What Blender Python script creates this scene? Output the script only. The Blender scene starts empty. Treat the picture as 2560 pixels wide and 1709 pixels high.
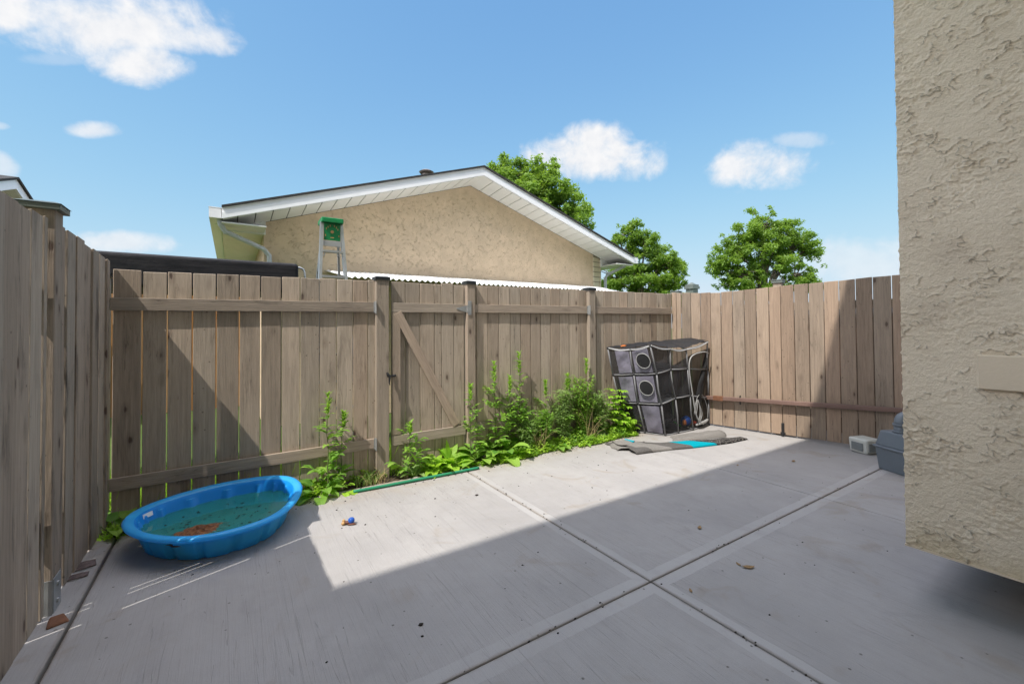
import bpy, bmesh, math, random
import numpy as np
from mathutils import Vector, Matrix, noise
random.seed(7); rng = np.random.default_rng(7)
SC = bpy.context.scene
COL = SC.collection
rad = math.radians

# ------------------------------------------------------------------ camera
cd = bpy.data.cameras.new('camera'); cam = bpy.data.objects.new('camera', cd); COL.objects.link(cam)
cd.sensor_width = 36; cd.lens = 15.223; cd.shift_y = -0.0215; cd.clip_start = .05; cd.clip_end = 2000
r_, u_, f_ = (.83855, -.54477, -.00753), (-.00332, -.01893, .99982), (.54481, .83837, .01768)
cam.matrix_world = Matrix(((r_[0], u_[0], -f_[0], 0), (r_[1], u_[1], -f_[1], 0), (r_[2], u_[2], -f_[2], 1.32), (0, 0, 0, 1)))
SC.camera = cam
# ------------------------------------------------------------------ light
SUN = Vector((-.625, -.22, 1)).normalized()
sd = bpy.data.lights.new('sun', 'SUN'); sd.energy = 2.2; sd.angle = rad(.5); sd.color = (1, .95, .87)
sun = bpy.data.objects.new('sun', sd); COL.objects.link(sun)
sun.rotation_euler = SUN.to_track_quat('Z', 'Y').to_euler()
W = bpy.data.worlds.new('World'); SC.world = W; W.use_nodes = True
SC.view_settings.view_transform = 'Standard'; SC.view_settings.look = 'None'; SC.view_settings.gamma = 1
SC.view_settings.use_curve_mapping = False
SC.view_settings.exposure = 1.36
SC.cycles.max_bounces = 8; SC.cycles.transparent_max_bounces = 24

class NT:
    """small helper to write node trees"""
    def __init__(s, tree): s.t = tree; s.L = tree.links.new
    def n(s, typ, ins=None, **kw):
        nd = s.t.nodes.new(typ)
        for k, v in kw.items(): setattr(nd, k, v)
        if ins:
            for k, v in ins.items(): s.put(nd.inputs[k], v)
        return nd
    def put(s, sock, v):
        if isinstance(v, bpy.types.NodeSocket): s.L(v, sock)
        elif isinstance(v, bpy.types.Node): s.L(v.outputs[0], sock)
        else:
            if isinstance(v, (tuple, list)) and len(v) == 3 and sock.type == 'RGBA': v = (*v, 1)
            sock.default_value = v
    def m(s, op, a, b=0., c=None):
        nd = s.n('ShaderNodeMath', operation=op); s.put(nd.inputs[0], a); s.put(nd.inputs[1], b)
        if c is not None: s.put(nd.inputs[2], c)
        return nd.outputs[0]
    def vm(s, op, a, b):
        nd = s.n('ShaderNodeVectorMath', operation=op); s.put(nd.inputs[0], a); s.put(nd.inputs[1], b)
        return nd.outputs['Value'] if op == 'DOT_PRODUCT' else nd.outputs[0]
    def mix(s, f, a, b, mode='MIX'):
        nd = s.n('ShaderNodeMix', data_type='RGBA', blend_type=mode)
        s.put(nd.inputs[0], f); s.put(nd.inputs[6], a); s.put(nd.inputs[7], b); return nd.outputs[2]
    def ramp(s, f, lo, hi, a=0., b=1.):
        nd = s.n('ShaderNodeMapRange', {0: f, 1: lo, 2: hi, 3: a, 4: b}); nd.clamp = True; return nd.outputs[0]
    def sm(s, f, lo, hi, a=0., b=1.):
        nd = s.n('ShaderNodeMapRange', {0: f, 1: lo, 2: hi, 3: a, 4: b}, interpolation_type='SMOOTHSTEP'); return nd.outputs[0]
    def noise(s, vec, scale, detail=3., rough=.55, dist=0.):
        nd = s.n('ShaderNodeTexNoise', {'Vector': vec, 'Scale': scale, 'Detail': detail, 'Roughness': rough, 'Distortion': dist})
        return nd.outputs[0]
    def scale(s, vec, sc):
        return s.vm('MULTIPLY', vec, tuple(sc))

w = NT(W.node_tree); W.node_tree.nodes.clear()
sky = w.n('ShaderNodeTexSky', sky_type='NISHITA', sun_disc=False, sun_elevation=math.asin(SUN.z),
          sun_rotation=math.atan2(SUN.x, SUN.y), air_density=1.0, dust_density=.35, ozone_density=3.0)
dirv = w.n('ShaderNodeTexCoord').outputs['Generated']
CL = [((-.223, .864, .452), (.921, .035, .388), (-.319, -.502, .804), .105, .027, 1.),
 ((-.136, .873, .468), (.941, -.033, .336), (-.309, -.486, .818), .105, .041, 1.),
 ((-.118, .897, .425), (.953, -.018, .302), (-.279, -.441, .853), .05, .028, 1.),
 ((-.061, .877, .477), (.952, -.092, .291), (-.299, -.472, .829), .06, .023, .9),
 ((-.211, .892, .4), (.935, .066, .347), (-.283, -.448, .848), .03, .008, .22),
 ((-.183, .931, .317), (.958, .096, .27), (-.221, -.353, .909), .024, .011, .8),
 ((.64, .68, .358), (.744, -.665, -.067), (-.193, -.309, .931), .117, .042, 1.),
 ((.645, .658, .389), (.735, -.674, -.078), (-.21, -.337, .918), .062, .028, 1.),
 ((.848, .437, .301), (.499, -.85, -.169), (-.182, -.293, .938), .071, .036, .95),
 ((.867, .369, .334), (.451, -.866, -.214), (-.21, -.337, .918), .036, .012, .4),
 ((-.161, .976, .146), (.982, .144, .121), (-.097, -.163, .982), .06, .016, .75),
 ((.948, .299, .112), (.31, -.945, -.101), (-.076, -.131, .989), .085, .034, .45),
 ((-.282, .929, .238), (.942, .221, .254), (-.184, -.296, .938), .014, .018, .6),
 ((-.276, .915, .294), (.934, .184, .305), (-.225, -.359, .906), .008, .005, .5)]
FILL_CLOUDS = [((.16, .16, .974), (.81, -.58, 0), (.58, .81, -.2), .62, .55, 1.),  # clouds added out of view, extra bright to lift the shade
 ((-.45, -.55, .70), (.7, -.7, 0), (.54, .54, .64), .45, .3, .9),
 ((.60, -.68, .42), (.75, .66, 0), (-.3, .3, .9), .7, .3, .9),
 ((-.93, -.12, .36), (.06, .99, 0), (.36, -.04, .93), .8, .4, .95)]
nz = w.noise(dirv, 13., 7., .6, .5); nz2 = w.noise(dirv, 42., 4., .6)
nn = w.m('ADD', w.m('MULTIPLY', w.m('SUBTRACT', nz, .5), 3.3), w.m('MULTIPLY', w.m('SUBTRACT', nz2, .5), 1.0))
def cloud_mask(lst, lo, hi, grow=1.):
    tot = None
    for c, rr, uu, a, b, op in lst:
        a *= grow; b *= grow
        dc = w.vm('DOT_PRODUCT', dirv, c)
        dcs = w.m('MAXIMUM', dc, .02)
        x = w.m('DIVIDE', w.m('DIVIDE', w.vm('DOT_PRODUCT', dirv, rr), dcs), a)
        y = w.m('DIVIDE', w.m('DIVIDE', w.vm('DOT_PRODUCT', dirv, uu), dcs), b)
        y = w.m('MULTIPLY', y, w.m('ADD', 1.0, w.m('MULTIPLY', w.m('LESS_THAN', y, 0.), .25)))
        q = w.m('SUBTRACT', 1.0, w.m('ADD', w.m('MULTIPLY', x, x), w.m('MULTIPLY', y, y)))
        q = w.m('ADD', q, nn)
        q = w.m('MULTIPLY', w.sm(q, lo, hi), op)
        q = w.m('MULTIPLY', q, w.m('GREATER_THAN', dc, .1))
        tot = q if tot is None else w.m('MAXIMUM', tot, q)
    return tot
tot = cloud_mask(CL, -.6, 1.1, 1.22)
SKYS = .15; EXPO = 2 ** SC.view_settings.exposure
# the clear sky is rolled off per channel so the horizon keeps its pale blue
sp = w.n('ShaderNodeSeparateColor', {0: sky.outputs[0]}); chan = []
for k, (mx, s_) in enumerate(((.84, 1.02), (.84, 1.55), (.93, 2.0))):
    xx = w.m('MULTIPLY', sp.outputs[k], SKYS * 2.0)
    e = w.m('SUBTRACT', 1.0, w.m('POWER', 2.71828, w.m('MULTIPLY', xx, -s_)))
    chan.append(w.m('MULTIPLY', e, mx / (SKYS * EXPO)))
skyc = w.n('ShaderNodeCombineColor', {0: chan[0], 1: chan[1], 2: chan[2]}).outputs[0]
cv = 1 / (SKYS * EXPO)
cloudcol = w.mix(w.ramp(nz2, .3, .7), (.86 * cv, .875 * cv, .91 * cv), (.96 * cv, .96 * cv, .97 * cv))
colr = w.mix(tot, skyc, cloudcol)
colr = w.mix(cloud_mask(FILL_CLOUDS, -.5, 1.), colr, (7.8, 7.7, 8.5))
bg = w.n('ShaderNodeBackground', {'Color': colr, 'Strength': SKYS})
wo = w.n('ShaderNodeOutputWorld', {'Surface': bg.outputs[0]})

# ------------------------------------------------------------------ materials
def mat(name, fn):
    m = bpy.data.materials.new(name); m.use_nodes = True; m.node_tree.nodes.clear()
    t = NT(m.node_tree); out = t.n('ShaderNodeOutputMaterial')
    sh = fn(t); t.put(out.inputs['Surface'], sh if isinstance(sh, bpy.types.NodeSocket) else sh.outputs[0]); return m
def P(t, col, rough=.6, bump=None, bs=.3, bd=.01, metal=0., spec=.4, **kw):
    ins = {'Base Color': col, 'Roughness': rough, 'Metallic': metal, 'Specular IOR Level': spec}
    ins.update(kw)
    if bump is not None: ins['Normal'] = t.n('ShaderNodeBump', {'Height': bump, 'Strength': bs, 'Distance': bd}).outputs[0]
    return t.n('ShaderNodeBsdfPrincipled', ins)
def plain(name, col, rough=.5, metal=0., var=.15, sc=6., bump=.2, spec=.4):
    def fn(t):
        oc = t.n('ShaderNodeTexCoord').outputs['Object']
        n1 = t.noise(oc, sc, 5.); n2 = t.noise(oc, sc * 14, 2.)
        f = t.m('ADD', t.m('MULTIPLY', n1, .7), t.m('MULTIPLY', n2, .3))
        c = t.mix(t.ramp(f, .3, .7), tuple(v * (1 - var) for v in col), tuple(min(1, v * (1 + var)) for v in col))
        return P(t, c, t.ramp(n1, .3, .7, max(.02, rough - .08), min(1, rough + .08)), n2, bump, .004, metal, spec)
    return mat(name, fn)
def wood(name, col, axis='z', weather=.35, red=0.0):
    def fn(t):
        oc = t.n('ShaderNodeTexCoord').outputs['Object']
        rnd = t.n('ShaderNodeAttribute', attribute_name='rnd').outputs['Fac']
        off = t.n('ShaderNodeCombineXYZ', {0: t.m('MULTIPLY', rnd, 17.3), 1: t.m('MULTIPLY', rnd, 9.1), 2: t.m('MULTIPLY', rnd, 31.7)}).outputs[0]
        v = t.vm('ADD', oc, off)
        lo = {'x': (1, 22, 22), 'y': (22, 1, 22), 'z': (22, 22, 1)}[axis]
        big = {'x': (1.6, 9, 9), 'y': (9, 1.6, 9), 'z': (9, 9, 1.6)}[axis]
        kn = {'x': (4.2, 10, 10), 'y': (10, 4.2, 10), 'z': (10, 10, 4.2)}[axis]
        g = t.noise(t.scale(v, lo), 3., 5., .65, .6)
        fine = t.noise(t.scale(v, lo), 11., 3., .6)
        st = t.noise(t.scale(v, big), 1., 5., .62, .8)
        voro = t.n('ShaderNodeTexVoronoi', {'Vector': t.scale(v, kn), 'Scale': 1.0, 'Randomness': 1.0}); kd = voro.outputs['Distance']
        kd = t.m('ADD', kd, t.m('MULTIPLY', t.m('SUBTRACT', fine, .5), .12))
        gate = t.m('GREATER_THAN', t.n('ShaderNodeSeparateColor', {0: voro.outputs['Color']}).outputs[0], .62)
        knot = t.m('MULTIPLY', t.sm(kd, .14, .07), gate)
        halo = t.m('MULTIPLY', t.sm(kd, .34, .12), gate)
        c1 = tuple(x * .75 for x in col); c2 = tuple(x * 1.12 for x in col)
        c = t.mix(t.ramp(g, .3, .72), c1, c2)
        c = t.mix(t.m('MULTIPLY', t.sm(st, .52, .75), weather), c, (.055, .045, .036))
        c = t.mix(t.m('MULTIPLY', t.sm(st, .46, .25), .3), c, tuple(min(1, x * 1.3) for x in col))
        c = t.mix(t.m('MULTIPLY', halo, .28), c, (.09, .06, .042))
        c = t.mix(t.m('MULTIPLY', knot, .8), c, (.07, .04, .03))
        c = t.mix(t.m('MULTIPLY', t.sm(fine, .58, .75), .5), c, tuple(x * .45 for x in col))
        sv = t.n('ShaderNodeTexVoronoi', {'Vector': v, 'Scale': 16.}); sk = t.m('MULTIPLY', t.sm(sv.outputs['Distance'], .12, .07), t.m('GREATER_THAN', t.n('ShaderNodeSeparateColor', {0: sv.outputs['Color']}).outputs[1], .72))
        c = t.mix(t.m('MULTIPLY', sk, .6), c, (.06, .045, .035))
        crk = t.noise(t.scale(v, tuple(q * .55 for q in lo)), 2.2, 3., .6, .4)
        c = t.mix(t.m('MULTIPLY', t.sm(t.m('ABSOLUTE', t.m('SUBTRACT', crk, .5)), .012, .003), t.m('MULTIPLY', t.sm(st, .5, .56), .4)), c, (.06, .045, .035))
        val = t.ramp(rnd, 0, 1, .76, 1.17)
        warm = t.ramp(t.m('FRACT', t.m('MULTIPLY', rnd, 7.7)), 0, 1, -.012, .016)
        hs = t.n('ShaderNodeHueSaturation', {'Hue': t.m('SUBTRACT', .5, t.m('MULTIPLY', warm, .35)), 'Saturation': t.m('ADD', 1., t.m('MULTIPLY', warm, 8.)), 'Value': val, 'Color': c})
        h = t.m('ADD', t.m('ADD', t.m('MULTIPLY', g, .7), t.m('MULTIPLY', fine, .5)), t.m('MULTIPLY', knot, -.5))
        return P(t, hs.outputs[0], .72, h, .55, .006, spec=.3)
    return mat(name, fn)
TAUPE = (.415, .338, .265)
M = {}
M['wood'] = wood('fence_wood', TAUPE)
M['wood_x'] = wood('fence_rail_wood', (.41, .33, .26), 'x')
M['wood_right'] = wood('fence_wood_tan', (.325, .248, .185), weather=.22)
M['wood_old'] = wood('fence_wood_weathered', (.37, .30, .235), weather=.85)
M['cedar'] = wood('cedar_wood', (.42, .22, .09))
M['gap_backing'] = wood('dark_gap_backing', (.10, .06, .04))  # dark tone of the box added behind the right fence gaps
M['rail_brown'] = plain('brown_painted_steel', (.17, .105, .085), .45, var=.2)
M['rust'] = plain('rusty_steel', (.17, .075, .04), .8, var=.35, sc=20)
M['black_metal'] = plain('black_metal', (.03, .03, .032), .4, .3)
M['cap'] = plain('dark_post_cap', (.035, .038, .04), .35, .0, var=.25)
M['cap_grey'] = plain('grey_green_post_cap', (.13, .15, .135), .4, .0, var=.2)
M['galv'] = plain('galvanised_steel', (.36, .37, .37), .5, .5, var=.2, sc=18)
M['white_metal'] = plain('white_aluminium', (.88, .88, .9), .35, var=.04)
M['grey_metal'] = plain('grey_aluminium', (.55, .57, .6), .32, .8, var=.08)
M['spout'] = plain('pale_grey_downspout', (.5, .53, .56), .35, var=.06)
M['shingle'] = plain('dark_shingle', (.045, .042, .042), .9, var=.4, sc=30, bump=.8)
M['vent'] = plain('roof_vent_metal', (.24, .2, .18), .5, .6, var=.3)
M['orange'] = plain('orange_plastic', (.55, .16, .03), .5)
M['red'] = plain('red_plastic', (.5, .05, .02), .45)
M['toyblue'] = plain('toy_blue', (.015, .09, .42), .4)
M['toygreen'] = plain('toy_green', (.05, .4, .04), .4)
M['toybrown'] = plain('toy_brown', (.12, .045, .025), .6)
M['toytan'] = plain('toy_tan', (.5, .3, .12), .6)
M['tube'] = plain('grey_frame_tube', (.2, .2, .21), .45, var=.1)
M['hoop'] = plain('pale_frame_hoop', (.36, .36, .36), .45, var=.08)
M['bin'] = plain('grey_blue_plastic', (.15, .175, .2), .42, var=.08)
M['boxgrey'] = plain('pale_grey_plastic', (.6, .61, .56), .35, var=.1)
M['boxglass'] = plain('dull_clear_plastic', (.2, .22, .22), .15, var=.2)
M['leafbrown'] = plain('dry_leaf', (.27, .17, .08), .8, var=.35, sc=60)
M['crumb'] = plain('dark_crumb', (.03, .024, .02), .9, var=.4, sc=90)
M['soil'] = plain('dark_soil', (.085, .06, .042), .95, var=.45, sc=35, bump=1.)
M['slabside'] = plain('damp_joint', (.1, .085, .068), .95, var=.3, sc=20)
M['plate'] = plain('painted_cover_plate', (.70, .585, .43), .5, var=.04)
M['soffit'] = plain('white_soffit', (.72, .72, .68), .45, var=.04)
M['seam'] = plain('soffit_seam', (.12, .12, .12), .7)
M['barkstrip'] = plain('peeled_bark', (.17, .13, .125), .85, var=.4, sc=40)
M['foundation'] = plain('dark_foundation', (.12, .115, .105), .9, var=.2)

def m_hose(t):
    oc = t.n('ShaderNodeTexCoord').outputs['Object']
    return P(t, t.mix(t.noise(oc, 9., 4.), (.012, .17, .085), (.03, .25, .13)), .5, t.noise(oc, 80.), .15, .002)
M['hose'] = mat('green_plastic_pipe', m_hose)

def m_concrete(t):
    oc = t.n('ShaderNodeTexCoord').outputs['Object']
    sx = t.n('ShaderNodeSeparateXYZ', {0: oc}); X, Y = sx.outputs[0], sx.outputs[1]
    wob = t.m('MULTIPLY', t.m('SUBTRACT', t.noise(oc, 5., 2.), .5), .02)
    def band(co, c, hw):
        d = t.m('ABSOLUTE', t.m('SUBTRACT', co, c)); return t.sm(t.m('ADD', d, wob), hw + .003, hw - .003)
    b = t.m('MAXIMUM', band(Y, 1.517, .074), band(X, 1.832, .062))
    b = t.m('MAXIMUM', b, t.m('MULTIPLY', band(X, 3.805, .06), .35))
    # the trowelled margin fades out with wear
    b = t.m('MULTIPLY', b, t.ramp(t.noise(oc, 1.1, 2.), .3, .55, .35, 1.))
    br = t.noise(t.scale(oc, (95, 2.2, 1)), 1., 5., .7, .3)
    br2 = t.noise(t.scale(oc, (300, 7, 1)), 1., 3., .7)
    big = t.noise(oc, 1.4, 6., .6, .4); mid = t.noise(oc, 9., 5., .6)
    gr = t.noise(oc, 260., 2., .7)
    c = t.mix(t.ramp(big, .3, .7), (.322, .309, .302), (.402, .385, .374))
    c = t.mix(t.m('MULTIPLY', t.ramp(mid, .42, .75), .22), c, (.3, .28, .25))
    notb = t.m('SUBTRACT', 1., t.m('MULTIPLY', b, .9))
    c = t.mix(t.m('MULTIPLY', t.sm(br, .5, .78), t.m('MULTIPLY', notb, .3)), c, (.23, .225, .22))
    c = t.mix(t.m('MULTIPLY', b, .5), c, (.465, .452, .445))
    c = t.mix(t.ramp(gr, .25, .75, .0, .3), c, (.2, .195, .195))
    # long hairline marks where the broom skipped
    hl = t.noise(t.scale(oc, (26, .55, 1)), 1., 2., .5, .2)
    hline = t.m('MULTIPLY', t.sm(t.m('ABSOLUTE', t.m('SUBTRACT', hl, .5)), .006, .0015), notb)
    c = t.mix(t.m('MULTIPLY', hline, .2), c, (.16, .15, .14))
    # rusty and damp stains
    sn = t.noise(oc, 2.3, 4., .55, 1.2)
    c = t.mix(t.m('MULTIPLY', t.sm(sn, .58, .72), .32), c, (.25, .2, .14))
    wet = t.noise(t.scale(oc, (1, .5, 1)), 3.4, 6., .65, 1.5)
    c = t.mix(t.m('MULTIPLY', t.sm(wet, .55, .7), .16), c, (.18, .17, .17))
    dirt = t.m('MULTIPLY', t.sm(Y, 3.3, 3.75), t.ramp(mid, .35, .65, .1, .6))
    c = t.mix(dirt, c, (.3, .22, .15))
    # pits
    vo = t.n('ShaderNodeTexVoronoi', {'Vector': oc, 'Scale': 16.}); vs = t.n('ShaderNodeSeparateColor', {0: vo.outputs['Color']})
    pit = t.m('MULTIPLY', t.sm(vo.outputs['Distance'], .11, .06), t.m('GREATER_THAN', vs.outputs[0], .7))
    c = t.mix(t.m('MULTIPLY', pit, .7), c, (.1, .09, .08))
    # grime close to the joints
    def near(co, cc): return t.sm(t.m('ADD', t.m('ABSOLUTE', t.m('SUBTRACT', co, cc)), t.m('MULTIPLY', t.m('SUBTRACT', mid, .5), .03)), .022, .004)
    j = t.m('MAXIMUM', near(Y, 1.517), t.m('MAXIMUM', near(X, 1.832), near(X, -.603)))
    c = t.mix(t.m('MULTIPLY', j, .38), c, (.17, .13, .09))
    h = t.m('ADD', t.m('MULTIPLY', t.m('ADD', t.m('MULTIPLY', br, .8), t.m('MULTIPLY', br2, .6)), notb), t.m('ADD', t.m('MULTIPLY', gr, .35), t.m('ADD', t.m('MULTIPLY', hline, -1.), t.m('MULTIPLY', pit, -1.5))))
    return P(t, c, .85, h, .5, .004, spec=.25)
M['concrete'] = mat('broomed_concrete', m_concrete)

def m_stucco(col, sc, dark=.0, seed=0):
    def fn(t):
        oc = t.n('ShaderNodeTexCoord').outputs['Object']
        v = t.vm('ADD', oc, (seed, seed * .7, seed * 1.3))
        patch = t.noise(v, 1.1 * sc, 4., .6)
        wv = t.vm('ADD', v, t.scale(t.n('ShaderNodeTexNoise', {'Vector': v, 'Scale': 7. * sc, 'Detail': 3.}).outputs[1], (.09 / sc, .09 / sc, .09 / sc)))
        rid = t.noise(t.scale(wv, (1, 1, 1.6)), 7. * sc, 5., .55, .4)
        line = t.sm(t.m('ABSOLUTE', t.m('SUBTRACT', rid, .5)), .028, .0)
        line = t.m('MULTIPLY', line, t.sm(t.noise(v, 4.5 * sc, 3.), .47, .62))
        fl = t.noise(v, 48. * sc, 3., .65); fm = t.noise(v, 20. * sc, 4., .6)
        c = t.mix(t.ramp(patch, .3, .7), tuple(x * .88 for x in col), tuple(x * 1.1 for x in col))
        c = t.mix(t.m('MULTIPLY', t.sm(fm, .58, .75), .22 + dark), c, tuple(x * .5 for x in col))
        c = t.mix(t.m('MULTIPLY', line, .3 + dark), c, tuple(x * .38 for x in col))
        h = t.m('ADD', t.m('MULTIPLY', line, 1.1), t.m('ADD', t.m('MULTIPLY', fm, .8), t.m('MULTIPLY', fl, .45)))
        return P(t, c, .9, h, 1., .012 / sc, spec=.2)
    return fn
M['stucco_far'] = mat('tan_stucco', m_stucco((.64, .50, .35), 3.9, .2, 3.))
M['stucco_grey'] = mat('grey_stucco', m_stucco((.5, .47, .42), 1.2, .1, 8.))
def m_stucco_near(t):
    oc = t.n('ShaderNodeTexCoord').outputs['Object']
    z = t.n('ShaderNodeSeparateXYZ', {0: oc}).outputs[2]
    patch = t.noise(oc, 2.2, 5., .6, .3)
    fm = t.noise(oc, 55., 4., .62); ff = t.noise(oc, 150., 3., .7)
    col = t.mix(t.ramp(patch, .32, .68), (.75, .635, .475), (.85, .73, .555))
    yel = t.m('MULTIPLY', t.sm(t.m('ADD', z, t.m('MULTIPLY', t.noise(oc, 6., 4.), .3)), .56, .36), .55)
    col = t.mix(yel, col, (.60, .48, .27))
    dk = t.m('MULTIPLY', t.sm(t.noise(oc, 3.1, 4., .6), .6, .72), .2)
    col = t.mix(dk, col, (.42, .33, .25))
    rg = t.n('ShaderNodeAttribute', attribute_name='crest').outputs['Fac']
    col = t.mix(t.m('MULTIPLY', rg, .7), col, (.22, .19, .14))
    pz = t.m('ADD', t.m('MULTIPLY', fm, .9), t.m('MULTIPLY', ff, .6))
    return P(t, col, .9, pz, 1., .009, spec=.2)
M['stucco_near'] = mat('beige_stucco', m_stucco_near)
M['ground'] = None
def m_ground(t):
    oc = t.n('ShaderNodeTexCoord').outputs['Object']
    n1 = t.noise(oc, .8, 5.); n2 = t.noise(oc, 40., 4., .7)
    c = t.mix(t.ramp(n1, .3, .7), (.07, .12, .02), (.12, .19, .032))
    c = t.mix(t.ramp(n2, .35, .7, 0, .6), c, (.045, .09, .012))
    return P(t, c, .9, n2, 1., .04)
M['ground'] = mat('lawn_grass', m_ground)
def m_leaf(name, c1, c2, tr=.45, sc=3.):
    def fn(t):
        oc = t.n('ShaderNodeTexCoord').outputs['Object']
        rnd = t.n('ShaderNodeAttribute', attribute_name='rnd').outputs['Fac']
        n1 = t.noise(oc, sc, 3.)
        f = t.m('ADD', t.m('MULTIPLY', rnd, .75), t.m('MULTIPLY', n1, .35))
        c = t.mix(t.ramp(f, .1, .95), c1, c2)
        b = P(t, c, .5, spec=.3)
        tl = t.n('ShaderNodeBsdfTranslucent', {'Color': t.mix(.5, c, (c2[0] * 1.9, c2[1] * 1.9, c2[2] * .9), 'MIX')})
        return t.n('ShaderNodeMixShader', {0: tr, 1: b.outputs[0], 2: tl.outputs[0]})
    return mat(name, fn)
M['tree_leaf'] = m_leaf('tree_leaf', (.06, .13, .022), (.25, .38, .055))
M['weed_leaf'] = m_leaf('weed_leaf', (.10, .24, .045), (.33, .52, .09))
M['lime_leaf'] = m_leaf('lime_leaf', (.22, .42, .04), (.40, .62, .07))
M['grey_leaf'] = m_leaf('grey_green_leaf', (.16, .27, .09), (.38, .52, .2))
M['cover_leaf'] = m_leaf('ground_cover_leaf', (.13, .27, .035), (.42, .6, .08))
M['straw'] = plain('dry_straw', (.42, .33, .17), .8, var=.3, sc=30)
M['bark'] = plain('bark', (.14, .11, .085), .9, var=.35, sc=14, bump=1.)
M['stem'] = plain('weed_stem', (.14, .17, .06), .7, var=.3)
M['stem_red'] = plain('reddish_stem', (.15, .09, .05), .7, var=.3)

def m_pool(t):
    oc = t.n('ShaderNodeTexCoord').outputs['Object']; z = t.n('ShaderNodeSeparateXYZ', {0: oc}).outputs[2]
    n1 = t.noise(oc, 5., 4.); n2 = t.noise(t.scale(oc, (8, 8, 40)), 1., 4., .7)
    c = t.mix(t.ramp(n1, .3, .7), (.05, .52, 1.), (.09, .6, 1.))
    c = t.mix(t.m('MULTIPLY', t.sm(n2, .62, .72), .35), c, (.2, .42, .65))
    ly = t.m('MULTIPLY', t.sm(z, .135, .06), 0.)
    return t.n('ShaderNodeMixShader', {0: .45, 1: P(t, c, .28, n1, .2, .004, spec=.5).outputs[0], 2: t.n('ShaderNodeBsdfTranslucent', {'Color': (.08, .6, 1., 1)}).outputs[0]})
M['pool'] = mat('blue_pool_plastic', m_pool)
def m_poolin(t):
    oc = t.n('ShaderNodeTexCoord').outputs['Object']; z = t.n('ShaderNodeSeparateXYZ', {0: oc}).outputs[2]
    n1 = t.noise(oc, 4., 5., .6, .4); n2 = t.noise(t.scale(oc, (30, 30, 30)), 1., 4., .7)
    alg = t.mix(t.ramp(n1, .35, .68), (.02, .34, .36), (.07, .30, .17))
    alg = t.mix(t.m('MULTIPLY', t.sm(n2, .6, .68), .7), alg, (.03, .06, .02))
    c = t.mix(t.sm(t.m('ADD', z, t.m('MULTIPLY', t.m('SUBTRACT', n1, .5), .02)), .112, .128), alg, (.015, .33, .88))
    return t.n('ShaderNodeMixShader', {0: .3, 1: P(t, c, .35, n2, .2, .004).outputs[0], 2: t.n('ShaderNodeBsdfTranslucent', {'Color': (.04, .45, .95, 1)}).outputs[0]})
M['poolin'] = mat('algae_stained_pool_plastic', m_poolin)
def m_water(t):
    oc = t.n('ShaderNodeTexCoord').outputs['Object']
    n = t.noise(oc, 6., 3.)
    nb = t.n('ShaderNodeBump', {'Height': n, 'Strength': .06, 'Distance': .01}).outputs[0]
    tr = t.n('ShaderNodeBsdfTransparent', {'Color': (.5, .9, .84, 1)})
    gl = t.n('ShaderNodeBsdfGlossy', {'Color': (1, 1, 1, 1), 'Roughness': .03, 'Normal': nb})
    murk = t.n('ShaderNodeBsdfDiffuse', {'Color': (.06, .42, .40, 1)})
    a = t.n('ShaderNodeMixShader', {0: .42, 1: tr.outputs[0], 2: murk.outputs[0]})
    fr = t.n('ShaderNodeFresnel', {'IOR': 1.33, 'Normal': nb})
    return t.n('ShaderNodeMixShader', {0: fr.outputs[0], 1: a.outputs[0], 2: gl.outputs[0]})
M['water'] = mat('murky_pool_water', m_water)
def m_gunk(t):
    oc = t.n('ShaderNodeTexCoord').outputs['Object']; n = t.noise(oc, 45., 4., .7); n2 = t.noise(oc, 160., 3.)
    c = t.mix(t.ramp(n, .35, .65), (.10, .035, .015), (.32, .13, .04))
    return P(t, c, .55, n2, .9, .006)
M['gunk'] = mat('wet_brown_leaves', m_gunk)
def m_net(name, col, op, sc=240.):
    def fn(t):
        oc = t.n('ShaderNodeTexCoord').outputs['Object']
        n = t.noise(oc, 6., 4., .6, .5); fold = t.noise(t.scale(oc, (9, 9, 1.2)), 1.6, 3., .6, .6)
        c = t.mix(t.ramp(n, .3, .7), tuple(x * .8 for x in col), tuple(x * 1.25 for x in col))
        b = P(t, c, .75, fold, .5, .02, spec=.25)
        tr = t.n('ShaderNodeBsdfTransparent')
        return t.n('ShaderNodeMixShader', {0: t.ramp(n, .3, .7, max(0, op - .06), min(1, op + .06)), 1: tr.outputs[0], 2: b.outputs[0]})
    return mat(name, fn)
M['net'] = m_net('black_mesh_netting', (.04, .04, .045), .62)
M['netlight'] = m_net('thin_black_netting', (.035, .035, .035), .42)
M['fabric'] = m_net('grey_violet_fabric', (.19, .18, .23), .98)
M['blackcloth'] = m_net('black_cloth', (.018, .018, .02), .96)
M['greycloth'] = m_net('grey_shelf_cloth', (.24, .27, .29), .95)
def m_black(t):
    oc = t.n('ShaderNodeTexCoord').outputs['Object']
    n = t.noise(t.scale(oc, (2, 2, 30)), 2., 5., .7); n2 = t.noise(oc, 30., 3.)
    return P(t, t.mix(t.ramp(n, .4, .7), (.012, .012, .016), (.035, .033, .038)), .6, n2, .4, .006, spec=.25)
M['blackpanel'] = mat('black_weathered_panel', m_black)
def m_roofwhite(t):
    oc = t.n('ShaderNodeTexCoord').outputs['Object']; n = t.noise(oc, 3., 4.)
    return P(t, t.mix(n, (.74, .74, .73), (.86, .86, .86)), .4, n, .1)
M['corrugated'] = mat('white_corrugated_metal', m_roofwhite)
def m_green(t):
    oc = t.n('ShaderNodeTexCoord').outputs['Object']; n = t.noise(oc, 25., 4.)
    return P(t, t.mix(n, (.005, .13, .035), (.015, .3, .1)), .4, n, .3, .003)
M['ladgreen'] = mat('green_ladder_plastic', m_green)
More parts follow.
